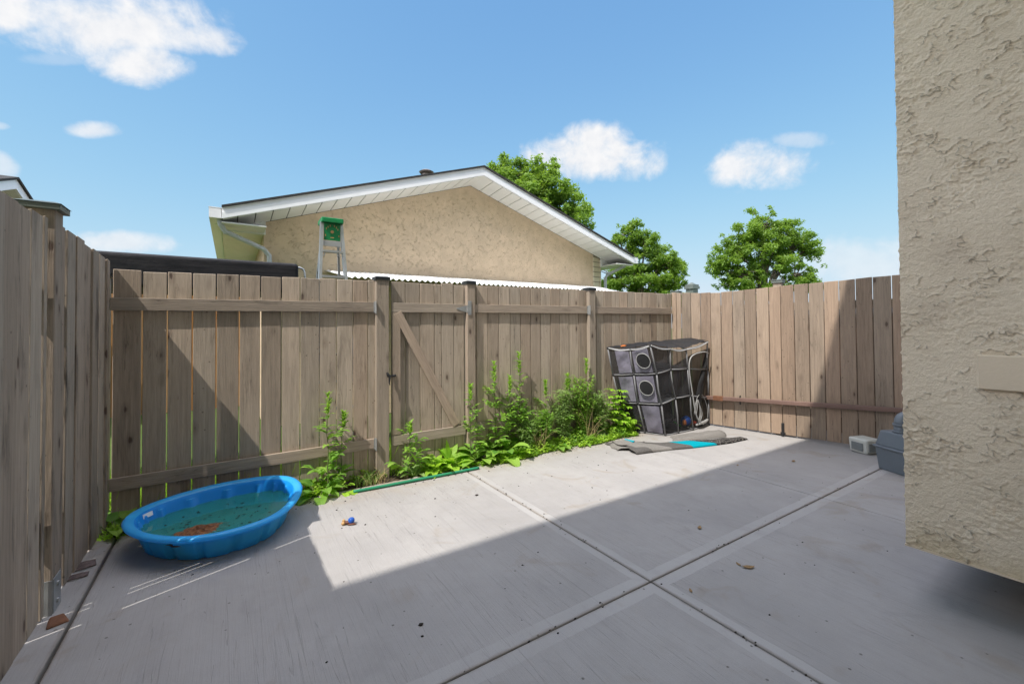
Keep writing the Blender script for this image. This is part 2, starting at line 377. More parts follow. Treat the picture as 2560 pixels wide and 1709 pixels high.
def m_siding(t):
    oc = t.n('ShaderNodeTexCoord').outputs['Object']; z = t.n('ShaderNodeSeparateXYZ', {0: oc}).outputs[2]
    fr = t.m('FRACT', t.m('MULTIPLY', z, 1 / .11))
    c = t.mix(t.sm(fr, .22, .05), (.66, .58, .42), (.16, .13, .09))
    return P(t, c, .5, fr, .6, .01)
M['siding'] = mat('cream_lap_siding', m_siding)
def m_rug(t):
    oc = t.n('ShaderNodeTexCoord').outputs['Object']
    uv = t.n('ShaderNodeTexCoord').outputs['UV']; s = t.n('ShaderNodeSeparateXYZ', {0: uv}); U, V = s.outputs[0], s.outputs[1]
    n = t.noise(oc, 160., 3., .7); st = t.noise(t.scale(oc, (45, 160, 45)), 1., 2., .6)
    g = t.mix(t.ramp(n, .3, .7), (.06, .057, .054), (.145, .135, .128))
    lg = t.mix(t.ramp(n, .3, .7), (.15, .142, .132), (.24, .225, .21))
    dk = t.mix(t.sm(st, .5, .6), (.012, .011, .012), (.2, .185, .17))
    c = t.mix(t.m('LESS_THAN', t.m('ADD', U, t.m('MULTIPLY', V, .16)), .31), g, lg)
    c = t.mix(t.m('LESS_THAN', t.m('ADD', U, t.m('MULTIPLY', V, .25)), .13), c, g)
    tq = t.m('MULTIPLY', t.m('GREATER_THAN', t.m('ADD', U, t.m('MULTIPLY', V, .12)), .505), t.m('LESS_THAN', t.m('ADD', U, t.m('MULTIPLY', V, .2)), .71))
    c = t.mix(t.m('GREATER_THAN', t.m('ADD', U, t.m('MULTIPLY', V, .2)), .71), c, dk)
    c = t.mix(tq, c, (.0, .27, .34))
    c = t.mix(t.m('GREATER_THAN', U, 1.2), c, lg)
    return P(t, c, .95, n, .6, .004, spec=.1)
M['rug'] = mat('woven_rug', m_rug)

# ------------------------------------------------------------------ mesh helpers
class MB:
    def __init__(s): s.v = []; s.f = []; s.r = []; s.mi = []; s.cur = 0
    def face(s, idx, r=.5): s.f.append(tuple(idx)); s.r.append(r); s.mi.append(s.cur)
    def pts(s, ps): n = len(s.v); s.v += [tuple(p) for p in ps]; return n
    def hexa(s, b, t, r=None):
        """b, t: four points each (matching order, counter-clockwise seen from above)"""
        r = random.random() if r is None else r
        n = s.pts(list(b) + list(t))
        for q in ((3, 2, 1, 0), (4, 5, 6, 7), (0, 1, 5, 4), (1, 2, 6, 5), (2, 3, 7, 6), (3, 0, 4, 7)): s.face([n + i for i in q], r)
    def box(s, x0, x1, y0, y1, z0, z1, r=None, tilt=0, zr=None):
        zb = z1 if zr is None else zr
        s.hexa([(x0, y0, z0), (x1, y0, z0), (x1, y1, z0), (x0, y1, z0)],
               [(x0 + tilt, y0, z1), (x1 + tilt, y0, zb), (x1 + tilt, y1, zb), (x0 + tilt, y1, z1)], r)
    def bar(s, p, q, w, h, up=(0, 0, 1), r=None):
        p, q = Vector(p), Vector(q); d = (q - p).normalized(); up = Vector(up)
        sd = d.cross(up).normalized(); uu = sd.cross(d)
        cs = [(-w / 2, -h / 2), (w / 2, -h / 2), (w / 2, h / 2), (-w / 2, h / 2)]
        s.hexa([p + sd * a + uu * b for a, b in cs], [q + sd * a + uu * b for a, b in cs], r)
    def tube(s, path, rd, n=8, r=None, closed=False, caps=True):
        r = random.random() if r is None else r
        path = [Vector(p) for p in path]; m = len(path)
        rads = rd if isinstance(rd, (list, tuple)) else [rd] * m
        prev = None; base = len(s.v)
        for i, p in enumerate(path):
            a = path[i - 1] if (i or closed) else p; b = path[(i + 1) % m] if (i < m - 1 or closed) else p
            d = (b - a).normalized() if (b - a).length > 1e-9 else Vector((0, 0, 1))
            if prev is None: prev = d.orthogonal().normalized()
            u = (prev - d * prev.dot(d)); u = u.normalized() if u.length > 1e-6 else d.orthogonal().normalized()
            prev = u; v = d.cross(u)
            for k in range(n):
                a_ = 2 * math.pi * k / n; s.v.append(tuple(p + (u * math.cos(a_) + v * math.sin(a_)) * rads[i]))
        for i in range(m if closed else m - 1):
            j = (i + 1) % m
            for k in range(n): s.face((base + i * n + k, base + i * n + (k + 1) % n, base + j * n + (k + 1) % n, base + j * n + k), r)
        if caps and not closed:
            s.face([base + k for k in range(n)][::-1], r); s.face([base + (m - 1) * n + k for k in range(n)], r)
    def grid(s, fn, nu, nv, r=.5, closed_u=False):
        n = len(s.v)
        cu = nu if closed_u else nu + 1
        for j in range(nv + 1):
            for i in range(cu): s.v.append(tuple(fn(i / nu, j / nv)))
        for j in range(nv):
            for i in range(nu):
                i2 = (i + 1) % cu
                s.face((n + j * cu + i, n + j * cu + i2, n + (j + 1) * cu + i2, n + (j + 1) * cu + i), r)
    def lathe(s, c, prof, n=20, r=.5, sx=1, sy=1):
        c = Vector(c)
        s.grid(lambda u, v: (c.x + prof[round(v * (len(prof) - 1))][0] * sx * math.cos(2 * math.pi * u), c.y + prof[round(v * (len(prof) - 1))][0] * sy * math.sin(2 * math.pi * u), c.z + prof[round(v * (len(prof) - 1))][1]), n, len(prof) - 1, r, True)
    def blob(s, c, rx, ry, rz, n=12, r=.5, amp=.0, seed=0.):
        c = Vector(c)
        def fn(u, v):
            a = 2 * math.pi * u; b = math.pi * v
            d = Vector((math.cos(a) * math.sin(b), math.sin(a) * math.sin(b), -math.cos(b)))
            k = 1 + amp * noise.noise(d * 2.2 + Vector((seed, seed, 0)))
            return c + Vector((d.x * rx, d.y * ry, d.z * rz)) * k
        s.grid(fn, n, n // 2 + 2, r, True)
    def build(s, name, mats, parent=None, smooth=False, bevel=0., loc=None, rotz=0., segs=1):
        me = bpy.data.meshes.new(name); me.from_pydata(s.v, [], s.f)
        if not isinstance(mats, (list, tuple)): mats = [mats]
        for m in mats: me.materials.append(m)
        me.polygons.foreach_set('material_index', s.mi)
        at = me.attributes.new('rnd', 'FLOAT', 'FACE'); at.data.foreach_set('value', s.r)
        me.polygons.foreach_set('use_smooth', [bool(smooth)] * len(s.f)); me.update()
        o = bpy.data.objects.new(name, me); COL.objects.link(o)
        if parent: o.parent = parent
        if loc is not None: o.location = loc
        if rotz: o.rotation_euler.z = rotz
        if bevel: b = o.modifiers.new('bevel', 'BEVEL'); b.width = bevel; b.segments = segs; b.limit_method = 'ANGLE'; b.angle_limit = rad(40)
        return o
def tag(o, label=None, cat=None, group=None, kind=None):
    if label: o['label'] = label
    if cat: o['category'] = cat
    if group: o['group'] = group
    if kind: o['kind'] = kind
    return o
def empty(name, label, cat, loc=(0, 0, 0), rotz=0., group=None):
    o = bpy.data.objects.new(name, None); o.empty_display_size = .1; COL.objects.link(o)
    o.location = loc; o.rotation_euler.z = rotz; return tag(o, label, cat, group)
def bez(pts, n=8):
    """Catmull-Rom through points"""
    pts = [Vector(p) for p in pts]; out = []
    for i in range(len(pts) - 1):
        p0 = pts[max(i - 1, 0)]; p1 = pts[i]; p2 = pts[i + 1]; p3 = pts[min(i + 2, len(pts) - 1)]
        for k in range(n):
            t = k / n
            out.append(.5 * ((2 * p1) + (p2 - p0) * t + (2 * p0 - 5 * p1 + 4 * p2 - p3) * t * t + (3 * p1 - p0 - 3 * p2 + p3) * t ** 3))
    return out + [pts[-1]]

# ------------------------------------------------------------------ ground and patio
b = MB(); b.grid(lambda u, v: (-250 + 500 * u, -250 + 500 * v, -.06), 4, 4); tag(b.build('ground', M['ground']), kind='structure')
def slab(name, x0, x1, y0, y1, z=0., ragged=None):
    b = MB(); e = .007
    ys1 = y1
    b.box(x0, x1, y0, ys1, -.055, z, .5)
    return tag(b.build(name, M['concrete'], bevel=.007, segs=2), kind='structure')
G_ = .0035
def patio_panel(x0, x1, y0, y1): return slab('patio', x0 + G_, x1 - G_, y0 + G_, y1 - G_, random.uniform(-.0008, .0008))
YE = 3.74
for x0, x1 in ((-.603, 1.832), (1.832, 3.805)):
    for y0, y1 in ((-1.0, 1.517), (1.517, YE)): patio_panel(x0, x1, y0, y1)
patio_panel(3.805, 6.3, -1.0, 1.517); patio_panel(3.805, 6.3, 1.517, YE)
slab('path', -.80, -.608, -1., 3.70, .012)
b = MB(); b.grid(lambda u, v: (-.85 + 7.2 * u, -1.1 + 4.85 * v, -.018), 4, 4); tag(b.build('patio_joint_bed', M['slabside']), kind='structure')
def soilf(u, v):
    x = -.85 + 6.3 * u; y = YE - .02 + .45 * v
    z = -.03 + .035 * noise.noise(Vector((x * 5, y * 9, 1))) + .02 * noise.noise(Vector((x * 22, y * 22, 4)))
    return (x, y, z if v > .05 else -.04)
b = MB(); b.grid(soilf, 240, 20); tag(b.build('soil', M['soil'], smooth=True), kind='structure')

# ------------------------------------------------------------------ fences
def post(par, x, y, w, h, capw=None, capmat='cap', m='wood', z0=0.0, d=None):
    d = d or w
    p = MB(); p.box(x - w / 2, x + w / 2, y - d / 2, y + d / 2, z0 - .02, h)
    po = p.build('post', M[m], par, bevel=.004)
    cw = (capw or w + .02) / 2; cdp = cw + (d - w) / 2; c = MB()
    c.box(x - cw, x + cw, y - cdp, y + cdp, h - .018, h + .008)
    q = .006
    c.hexa([(x - cw - q, y - cdp - q, h + .0085), (x + cw + q, y - cdp - q, h + .0085), (x + cw + q, y + cdp + q, h + .0085), (x - cw - q, y + cdp + q, h + .0085)],
           [(x - cw * .7, y - cdp * .7, h + .020), (x + cw * .7, y - cdp * .7, h + .020), (x + cw * .7, y + cdp * .7, h + .020), (x - cw * .7, y + cdp * .7, h + .020)])
    c.build('post_cap', M[capmat], po, bevel=.002)
    return po
YB = 3.905
def ztop(x): return 1.730 + (x + .67) * .0082
def boards(par, edges, gap, m='wood', name='board_panel', y=YB, z0=.03, zt=ztop, th=.018, jit=.006):
    p = MB()
    for a, c in zip(edges[:-1], edges[1:]):
        g = gap if not callable(gap) else gap(a)
        zt1 = zt(a) + random.uniform(-jit, jit); zt2 = zt1 + random.uniform(-.004, .004) + (zt(c) - zt(a))
        yo = random.uniform(-.0025, .0025); tl = random.uniform(-.0015, .0015)
        x0, x1 = a + g / 2, c - g / 2
        p.hexa([(x0, y + yo, z0), (x1, y + yo, z0), (x1, y + yo + th, z0), (x0, y + yo + th, z0)],
               [(x0 + tl, y + yo, zt1), (x1 + tl, y + yo, zt2), (x1 + tl, y + yo + th, zt2), (x0 + tl, y + yo + th, zt1)])
    return p.build(name, M[m], par, bevel=.0028)
def rail(par, x0, x1, za, zb, h=.086, y0=3.878, y1=3.9, name='rail'):
    p = MB(); p.hexa([(x0, y0, za - h), (x1, y0, zb - h), (x1, y1, zb - h), (x0, y1, za - h)], [(x0, y0, za), (x1, y0, zb), (x1, y1, zb), (x0, y1, za)])
    return p.build(name, M['wood_x'], par, bevel=.002)
def rail_bracket(par, x, z, w=.013):
    p = MB(); p.box(x - w, x, 3.8755, 3.8775, z - .09, z + .004); p.box(x - .0035, x - .0012, 3.83, 3.876, z - .1, z + .01)
    p.build('rail_bracket', M['galv'], par)
# back fence, section left of the gate
bf = empty('wooden_fence', 'brown wooden fence section with wide see-through gaps behind the blue pool', 'fence', (0, 0, 0))
e1 = [-.668, -.516, -.376, -.234, -.089, .055, .195, .341, .477, .621, .756, .891, 1.017, 1.087]
boards(bf, e1[:11], lambda a: random.choice([.006, .008, .009, .011])); boards(bf, e1[10:], .006, name='board_panel')
rail(bf, -.675, 1.073, 1.541, 1.553); rail(bf, -.675, 1.073, .335, .352)
post(bf, 1.135, 3.905, .115, 1.768, d=.09); rail_bracket(bf, 1.074, 1.553); rail_bracket(bf, 1.074, .352)
post(bf, -.735, 3.96, .09, 1.70, m='wood')
# gate
gt = empty('fence_gate', 'brown wooden gate with a diagonal brace set in the back fence', 'gate', (1.2, 3.9, 0))
def gl(o): o.location = (-1.2, -3.9, 0); return o
gl(boards(gt, [1.225, 1.359, 1.502, 1.645, 1.718, 1.851, 1.965], .0065, z0=.05))
gl(rail(gt, 1.222, 1.962, 1.553, 1.556)); gl(rail(gt, 1.222, 1.962, .352, .356, .09))
p = MB(); p.box(1.224, 1.302, 3.876, 3.9, .357, 1.462); gl(p.build('stile', M['wood'], gt, bevel=.002))
p = MB(); p.bar((-.62, 0, 0), (.62, 0, 0), .018, .08, up=(0, 0, 1)); br = p.build('diagonal_brace', M['wood_x'], gt, bevel=.002)
A_, B_ = Vector((1.275, 3.884, 1.462)), Vector((1.862, 3.884, .372)); mid = (A_ + B_) / 2
br.location = (mid.x - 1.2, mid.y - 3.9 - .0005, mid.z); br.rotation_euler = (0, math.atan2(A_.z - B_.z, B_.x - A_.x), 0)
p = MB(); n0 = p.pts([(1.868, 3.8735, 1.506), (1.868, 3.8735, 1.516), (1.975, 3.8735, 1.545), (1.975, 3.8735, 1.475), (1.868, 3.8765, 1.506), (1.868, 3.8765, 1.516), (1.975, 3.8765, 1.545), (1.975, 3.8765, 1.475)])
for q in ((0, 1, 2, 3), (7, 6, 5, 4), (0, 3, 7, 4), (1, 5, 6, 2), (0, 4, 5, 1)): p.face([n0 + i for i in q])
p.box(1.984, 2.02, 3.852, 3.8565, 1.45, 1.59); p.tube([(1.979, 3.862, 1.475), (1.979, 3.862, 1.545)], .007)
gl(p.build('hinge', M['galv'], gt))
p = MB(); p.tube(bez([(1.168, 3.842, .93), (1.172, 3.835, .905), (1.19, 3.838, .897), (1.21, 3.86, .895), (1.24, 3.868, .893)], 4), .009)
p.tube([(1.188, 3.84, .91), (1.19, 3.835, .88), (1.187, 3.838, .84), (1.192, 3.84, .815)], [.006, .011, .006, .003]); p.blob((1.178, 3.84, .905), .014, .012, .018, 8, amp=.3)
p.blob((1.245, 3.87, .895), .016, .008, .012, 8); gl(p.build('latch', M['black_metal'], gt, smooth=True))
# back fence, right of the gate
bg_ = empty('wooden_fence', 'brown wooden fence section between the gate and the right corner, weeds at its foot', 'fence', (0, 0, 0))
post(bg_, 2.022, 3.905, .09, 1.775); post(bg_, 3.665, 3.905, .1, 1.778)
boards(bg_, [2.068, 2.103, 2.237, 2.373, 2.515, 2.65, 2.786, 2.921, 3.064, 3.196, 3.338, 3.484, 3.614], .0065)
boards(bg_, [3.716, 3.777, 3.906, 4.041, 4.189, 4.334, 4.477, 4.616, 4.769, 4.911, 5.046, 5.152, 5.235], .0065)
rail(bg_, 2.07, 3.613, 1.56, 1.568); rail(bg_, 3.718, 5.2, 1.568, 1.578)
rail(bg_, 2.07, 3.613, .362, .37); rail(bg_, 3.718, 5.2, .37, .38)
rail_bracket(bg_, 3.614, 1.568)
# left fence: tall boards with posts, seen from its board side
lf = empty('wooden_fence', 'tall weathered grey-brown fence close on the left, with a capped post', 'fence', (0, 0, 0))
p = MB()
def lboards(y0, y1, xf, zf):
    y = y0; g0_ = .004
    while y < y1 - .02:
        wd = min(.14, y1 - y); yy = y + wd
        g1_ = .0115 if min(abs(yy - q_) for q_ in (1.96, 2.66, 2.80, .7, -.14)) < .02 else random.choice([.003, .004, .006, .0065])
        zt = zf(y) + random.uniform(-.010, .010); xo = xf + random.uniform(-.005, .005) + (.035 * max(0, (y - 3.0)) / .9 if y > 2.95 else 0)
        lean = random.uniform(-.002, .002)
        p.hexa([(xo - .018, y + g0_ / 2, .02), (xo, y + g0_ / 2, .02), (xo, yy - g1_ / 2, .02), (xo - .018, yy - g1_ / 2, .02)],
               [(xo - .018, y + g0_ / 2 + lean, zt - .006), (xo, y + g0_ / 2 + lean, zt), (xo, yy - g1_ / 2 + lean, zt - .004), (xo - .018, yy - g1_ / 2 + lean, zt - .01)])
        y = yy; g0_ = g1_
lboards(-.98, 2.845, -.712, lambda y: 1.843 + .004 * (2.8 - y)); lboards(2.985, 3.895, -.715, lambda y: 1.845 - (y - 3.0) * .06)
p.build('board_panel', M['wood_old'], lf, bevel=.002)
p = MB()
for z in (.4, 1.45): p.box(-.81, -.736, -1, 2.845, z, z + .09); p.box(-.845, -.77, 2.98, 3.9, z - .01, z + .08)
p.build('rail', M['wood_old'], lf)
pp = post(lf, -.745, 2.915, .11, 1.905, .15, 'cap_grey', 'wood_old', .13)
q = MB(); q.box(-.688, -.684, 2.865, 2.965, .0, .17); q.box(-.803, -.686, 2.853, 2.857, .0, .17); q.box(-.803, -.686, 2.973, 2.977, 0, .17);
for z in (.05, .13): q.tube([(-.684, 2.915, z), (-.677, 2.915, z)], .012)
q.build('post_anchor', M['galv'], lf)
for yy in (1.1, -.6):
    post(lf, -.87, yy, .09, 1.9, .12, 'cap_grey', 'wood_old')
# right fence
RO = (5.25, 3.915, 0); RZ = math.atan2(-.978, .2095)
rf = empty('wooden_fence', 'tan wooden fence on the right with a long brown steel rail along its foot', 'fence', RO, RZ)
es = [-.004, .066, .136, .268, .399, .533, .664, .806, .946, 1.082, 1.222, 1.347, 1.486, 1.63, 1.775, 1.913, 2.058, 2.202, 2.354, 2.498, 2.64, 2.78, 2.92, 3.06, 3.2, 3.34, 3.48, 3.62, 3.76, 3.9, 4.04, 4.18]
def zr(s): return np.interp(s, [0, .4, .7, 1.4, 2.4, 4.5], [1.795, 1.768, 1.762, 1.795, 1.83, 1.87])
boards(rf, es, lambda a: .0065 if a < 1.7 else .006, 'wood_right', y=0, zt=zr, z0=.022, jit=.004)
q = MB()
for z in (.3, 1.5): q.box(0, 4.2, .0195, .057, z, z + .09)
q.build('rail', M['wood_x'], rf)
q = MB(); zs = lambda s: .355 + (s - .55) * .04
q.cur = 0; q.hexa([(.42, -.085, zs(.42)), (4.0, -.085, zs(4.0)), (4.0, -.035, zs(4.0)), (.42, -.035, zs(.42))], [(.42, -.085, zs(.42) + .048), (4.0, -.085, zs(4.0) + .048), (4.0, -.035, zs(4.0) + .048), (.42, -.035, zs(.42) + .048)])
ro = q.build('steel_rail', M['rail_brown'], rf, bevel=.006, segs=2)
q = MB(); q.box(.58, .70, -.0865, -.034, zs(.6) - .003, zs(.6) + .053)
q.build('rusty_sleeve', M['rust'], ro)
q = MB()
for s in (.90, 3.3):
    q.tube([(s, -.06 + .02 * math.cos(a), zs(s) + .055 + .02 * math.sin(a)) for a in [k * .6 for k in range(11)]], .004, 6)
    q.tube([(s, -.06 + .02 * math.cos(a), zs(s) - .018 + .02 * math.sin(a)) for a in [k * .6 for k in range(11)]], .004, 6)
    q.tube([(s, -.06, zs(s) - .03), (s, -.06, zs(s) + .075)], .004, 6); q.build('eye_bolt', M['black_metal'], rf); q = MB()
q = MB(); q.box(1.337, 1.365, -.022, -.004, -.005, .16); q.box(1.325, 1.377, -.016, -.003, .03, .05); q.tube([(1.351, -.026, .0), (1.351, -.026, .15)], .006)
q.build('drop_bolt', M['black_metal'], rf, bevel=.002)
for s, h in ((1.30, 1.845), (.02, 1.79)):
    q = MB(); q.box(s - .045, s + .045, .06, .15, 0, h); po = q.build('post', M['wood'], rf)
    c = MB(); c.box(s - .06, s + .06, .045, .165, h - .005, h + .02); c.box(s - .065, s + .065, .04, .17, h + .024, h + .034); c.build('post_cap', M['cap_grey'], po)

sh_ = empty('gap_darkener', 'low dark brown box added behind the tan right fence to darken its gaps', 'shed', RO, RZ)
q = MB(); q.box(.3, 4.2, .75, 2.2, -.05, 1.42); q.build('wall', M['gap_backing'], sh_)  # added box, stands in for the shade inside the fence gaps
q = MB(); q.hexa([(.2, .65, 1.43), (4.3, .65, 1.43), (4.3, 2.3, 1.43), (.2, 2.3, 1.43)], [(.2, .65, 1.46), (4.3, .65, 1.46), (4.3, 2.3, 1.62), (.2, 2.3, 1.62)]); q.build('roof', M['shingle'], sh_)

# ------------------------------------------------------------------ house beside the camera (its corner fills the right edge)
hs = empty('stucco_house', 'beige rough-stucco house corner overhanging the patio at the right edge', 'house', (2.77, .745, .25))
def hl(o): o.location = Vector(o.location) - Vector((2.77, .745, .25)); return o
XW, YW, ZW = 2.77, .745, .25
def crest_h(y, z):
    v = Vector((0, y, z))
    wv = noise.noise_vector(v * 9) * .035 + noise.noise_vector(v * 30) * .008
    n1 = noise.noise(Vector((3.1, (y + wv.y) * 13, (z + wv.z) * 22)))
    n1 += .5 * noise.noise(Vector((1.7, (y + wv.z) * 38, (z + wv.y) * 50)))
    gt_ = min(1, max(0, (noise.noise(Vector((9, y * 6, z * 7))) + .45 * noise.noise(Vector((4, y * 21, z * 24))) + .06) * 5))
    ln = max(0, 1 - abs(n1) / .05) * gt_
    gf = .5 + max(0, noise.noise(Vector((6, y * 5, z * 5))) + .1) * 3
    fine = (noise.noise(Vector((5, y * 62, z * 75))) * .0022 + noise.noise(Vector((8, y * 120, z * 130))) * .0018) * gf
    step = .0045 if n1 > 0 else 0.
    step *= gt_ * max(0, 1 - abs(n1) / .5)
    med = noise.noise(Vector((2, y * 24, z * 34))) * .0026 * gf
    return .0055 * ln + fine + step + med, ln
me = bpy.data.meshes.new('wall_front')
ny, nzv = 130, 820
y_lo, y_hi, z_hi = .26, YW, 3.35
vs = []; cr = []
for j in range(nzv + 1):
    z = ZW + (z_hi - ZW) * j / nzv
    for i in range(ny + 1):
        y = y_lo + (y_hi - y_lo) * i / ny
        h, ln = crest_h(y, z)
        eg = min(1, (y_hi - y) / .004) if i == ny else 1
        yo = 0
        if i >= ny - 1: yo = .006 * noise.noise(Vector((z * 30, 3, 1))) + .004 * noise.noise(Vector((z * 90, 3, 1)))
        zo = 0
        vs.append((XW - h, y + yo, z + zo)); cr.append(ln)
fs = [(j * (ny + 1) + i, (j + 1) * (ny + 1) + i, (j + 1) * (ny + 1) + i + 1, j * (ny + 1) + i + 1) for j in range(nzv) for i in range(ny)]
me.from_pydata(vs, [], fs); me.materials.append(M['stucco_near']); a = me.attributes.new('crest', 'FLOAT', 'POINT'); a.data.foreach_set('value', cr)
me.polygons.foreach_set('use_smooth', [True] * len(fs))
o = bpy.data.objects.new('stucco_skin', me); COL.objects.link(o); o.parent = hs; hl(o)
p = MB(); p.box(XW + .012, 5.9, -.9, YW - .012, ZW + .003, 7.5); p.box(XW + .001, XW + .05, -.9, y_lo, ZW, 7.5); p.box(XW + .001, XW + .05, y_lo + .001, YW - .013, z_hi, 7.5)
p.box(XW + .006, 5.9, YW - .012, YW + .001, ZW, 7.5)
hl(p.build('bay_wall', M['stucco_near'], hs))
p = MB(); p.box(XW - .004, XW + .018, -.9, YW + .004, ZW - .006, ZW + .0025); hl(p.build('drip_edge', M['plate'], hs))
p = MB(); p.box(-7, 9, -8, -.9, -.05, 7.5); p.box(-7.01, 9.01, -8.01, -.89, -.05, .2); hl(p.build('wall', M['stucco_near'], hs))
p = MB(); p.box(3.3, 5.7, -.9, .25, -.05, ZW); hl(p.build('foundation', M['foundation'], hs))
p = MB(); p.box(-7.4, 9.4, -8.5, .68, 7.5, 7.62); hl(p.build('eave_soffit', M['soffit'], hs))
p = MB(); p.hexa([(-7.4, -8.5, 7.63), (9.4, -8.5, 7.63), (9.4, .70, 7.63), (-7.4, .70, 7.63)], [(-7.4, -4.2, 8.6), (9.4, -4.2, 8.6), (9.4, -3.9, 8.6), (-7.4, -3.9, 8.6)]); hl(p.build('roof', M['shingle'], hs))
p = MB(); p.box(-.02, 0, 0, .26, 0, .148); cp = p.build('cover_plate', M['plate'], hs, bevel=.004); cp.location = (XW - .006 - 2.77, .225 - .745, 1.037 - .25)

# ------------------------------------------------------------------ neighbour garage
ga = empty('garage', 'tan stucco garage with a white-trimmed gable behind the back fence', 'garage', (3.66, 7, 0))
def g0(o): o.location = Vector(o.location) - Vector((3.66, 7, 0)); return o
RX, RZt, EZ = 3.665, 4.11, 2.865; XL, XR = -.10, 7.43; YF, YWL, YBK = 6.5, 7.0, 15.
sl = (RZt - EZ) / (RX - XL)
def rz_(x): return RZt - sl * abs(x - RX)
p = MB(); n0 = p.pts([(.39, YWL, -.05), (6.69, YWL, -.05), (6.69, YWL, rz_(6.69) - .2), (RX, YWL, RZt - .2), (.39, YWL, rz_(.39) - .2), (.39, YBK, -.05), (6.69, YBK, -.05), (6.69, YBK, rz_(6.69) - .2), (RX, YBK, RZt - .2), (.39, YBK, rz_(.39) - .2)])
for q in ((0, 1, 2, 3, 4), (9, 8, 7, 6, 5), (1, 6, 7, 2), (5, 0, 4, 9)): p.face([n0 + i for i in q])
g0(p.build('wall', M['stucco_far'], ga))
p = MB(); p.hexa([(6.692, YWL + .03, -.05), (6.93, YWL + .03, -.05), (6.93, YBK, -.05), (6.692, YBK, -.05)], [(6.692, YWL + .03, rz_(6.692) - .19), (6.93, YWL + .03, rz_(6.93) - .19), (6.93, YBK, rz_(6.93) - .19), (6.692, YBK, rz_(6.692) - .19)]); g0(p.build('siding', M['siding'], ga))
p = MB(); p.box(6.68, 6.72, YWL - .012, YWL + .05, -.05, rz_(6.72) - .225); p.box(6.905, 6.945, YWL + .016, YWL + .07, -.05, rz_(6.93) - .225); g0(p.build('corner_trim', M['siding'], ga))
for sgn, xe in ((-1, XL), (1, XR)):
    def quad(pb, x0, z0o, x1, z1o, ya, yb): pass
    # roof deck
    p = MB(); p.hexa([(xe, YF - .03, rz_(xe) - .012), (RX, YF - .03, RZt - .012), (RX, YBK, RZt - .012), (xe, YBK, rz_(xe) - .012)][::(1 if sgn < 0 else -1)],
                     [(xe, YF - .03, rz_(xe) + .012), (RX, YF - .03, RZt + .012), (RX, YBK, RZt + .012), (xe, YBK, rz_(xe) + .012)][::(1 if sgn < 0 else -1)])
    g0(p.build('roof', M['shingle'], ga))
    # fascia in two steps
    for d0, d1, yy, nm in ((.014, .075, YF, 'rake_trim'), (.0755, .155, YF - .012, 'fascia')):
        p = MB(); p.hexa([(xe, yy, rz_(xe) - d1), (RX, yy, RZt - d1), (RX, yy + .025, RZt - d1), (xe, yy + .025, rz_(xe) - d1)][::(1 if sgn < 0 else -1)],
                         [(xe, yy, rz_(xe) - d0), (RX, yy, RZt - d0), (RX, yy + .025, RZt - d0), (xe, yy + .025, rz_(xe) - d0)][::(1 if sgn < 0 else -1)])
        g0(p.build(nm, M['white_metal'], ga))
    # soffit panels between fascia and wall
    p = MB(); x = RX; stp = .2 * sgn
    while abs(x - RX) < abs(xe - RX) - .02:
        x2 = x + stp
        if abs(x2 - RX) > abs(xe - RX): x2 = xe
        for k in range(1):
            a_, c_ = (x, x2 - .012 * sgn)
            p.hexa([(a_, YF + .014, rz_(a_) - .165), (c_, YF + .014, rz_(c_) - .165), (c_, YWL - .001, rz_(c_) - .195), (a_, YWL - .001, rz_(a_) - .195)][::sgn],
                   [(a_, YF + .014, rz_(a_) - .155), (c_, YF + .014, rz_(c_) - .155), (c_, YWL - .001, rz_(c_) - .185), (a_, YWL - .001, rz_(a_) - .185)][::sgn])
        x = x2
    g0(p.build('soffit', M['soffit'], ga))
    p = MB(); p.hexa([(xe, YF + .02, rz_(xe) - .15), (RX, YF + .02, RZt - .15), (RX, YWL, RZt - .18), (xe, YWL, rz_(xe) - .18)][::-sgn], [(xe, YF + .02, rz_(xe) - .14), (RX, YF + .02, RZt - .14), (RX, YWL, RZt - .17), (xe, YWL, rz_(xe) - .17)][::-sgn])
    g0(p.build('soffit_backing', M['seam'], ga))
    # side soffit and gutter running back
    xw = .39 if sgn < 0 else 6.93
    p = MB(); y = YF + .02
    while y < YBK - .3:
        p.box(min(xe, xw), max(xe, xw), y, y + .188, EZ - .20, EZ - .185, .5); y += .2
    g0(p.build('side_soffit', M['soffit'], ga)); p = MB(); p.box(min(xe, xw), max(xe, xw), YF + .03, YBK - .3, EZ - .184, EZ - .175); g0(p.build('side_soffit_backing', M['seam'], ga))
    p = MB(); p.box(min(xe, xw) - (.02 if sgn > 0 else 0), max(xe, xw) + (.02 if sgn < 0 else 0), YWL - .03, YWL + .0, EZ - .215, EZ - .03); g0(p.build('frieze', M['soffit'], ga))
    p = MB(); x0 = xe - .13 if sgn < 0 else xe + .005
    p.box(x0, x0 + .125, YF + .0, YBK, EZ - .15, EZ - .03); p.box(x0 - .004, x0 + .129, YF - .002, YBK, EZ - .028, EZ - .018)
    g0(p.build('gutter', M['white_metal'], ga))
p = MB(); p.tube([(-.12, 6.62, 2.72), (-.11, 6.62, 2.66), (-.06, 6.66, 2.58), (.38, 6.93, 2.44), (.45, 6.95, 2.36), (.46, 6.955, 2.2), (.46, 6.955, .1)], .033, 8); g0(p.build('downspout', M['spout'], ga, smooth=False))
p = MB(); p.tube([(7.40, 6.66, 2.72), (7.34, 6.68, 2.665), (7.12, 6.98, 2.50), (7.06, 7.0, 2.42), (7.05, 7.0, .1)], .035, 8); g0(p.build('downspout', M['spout'], ga))
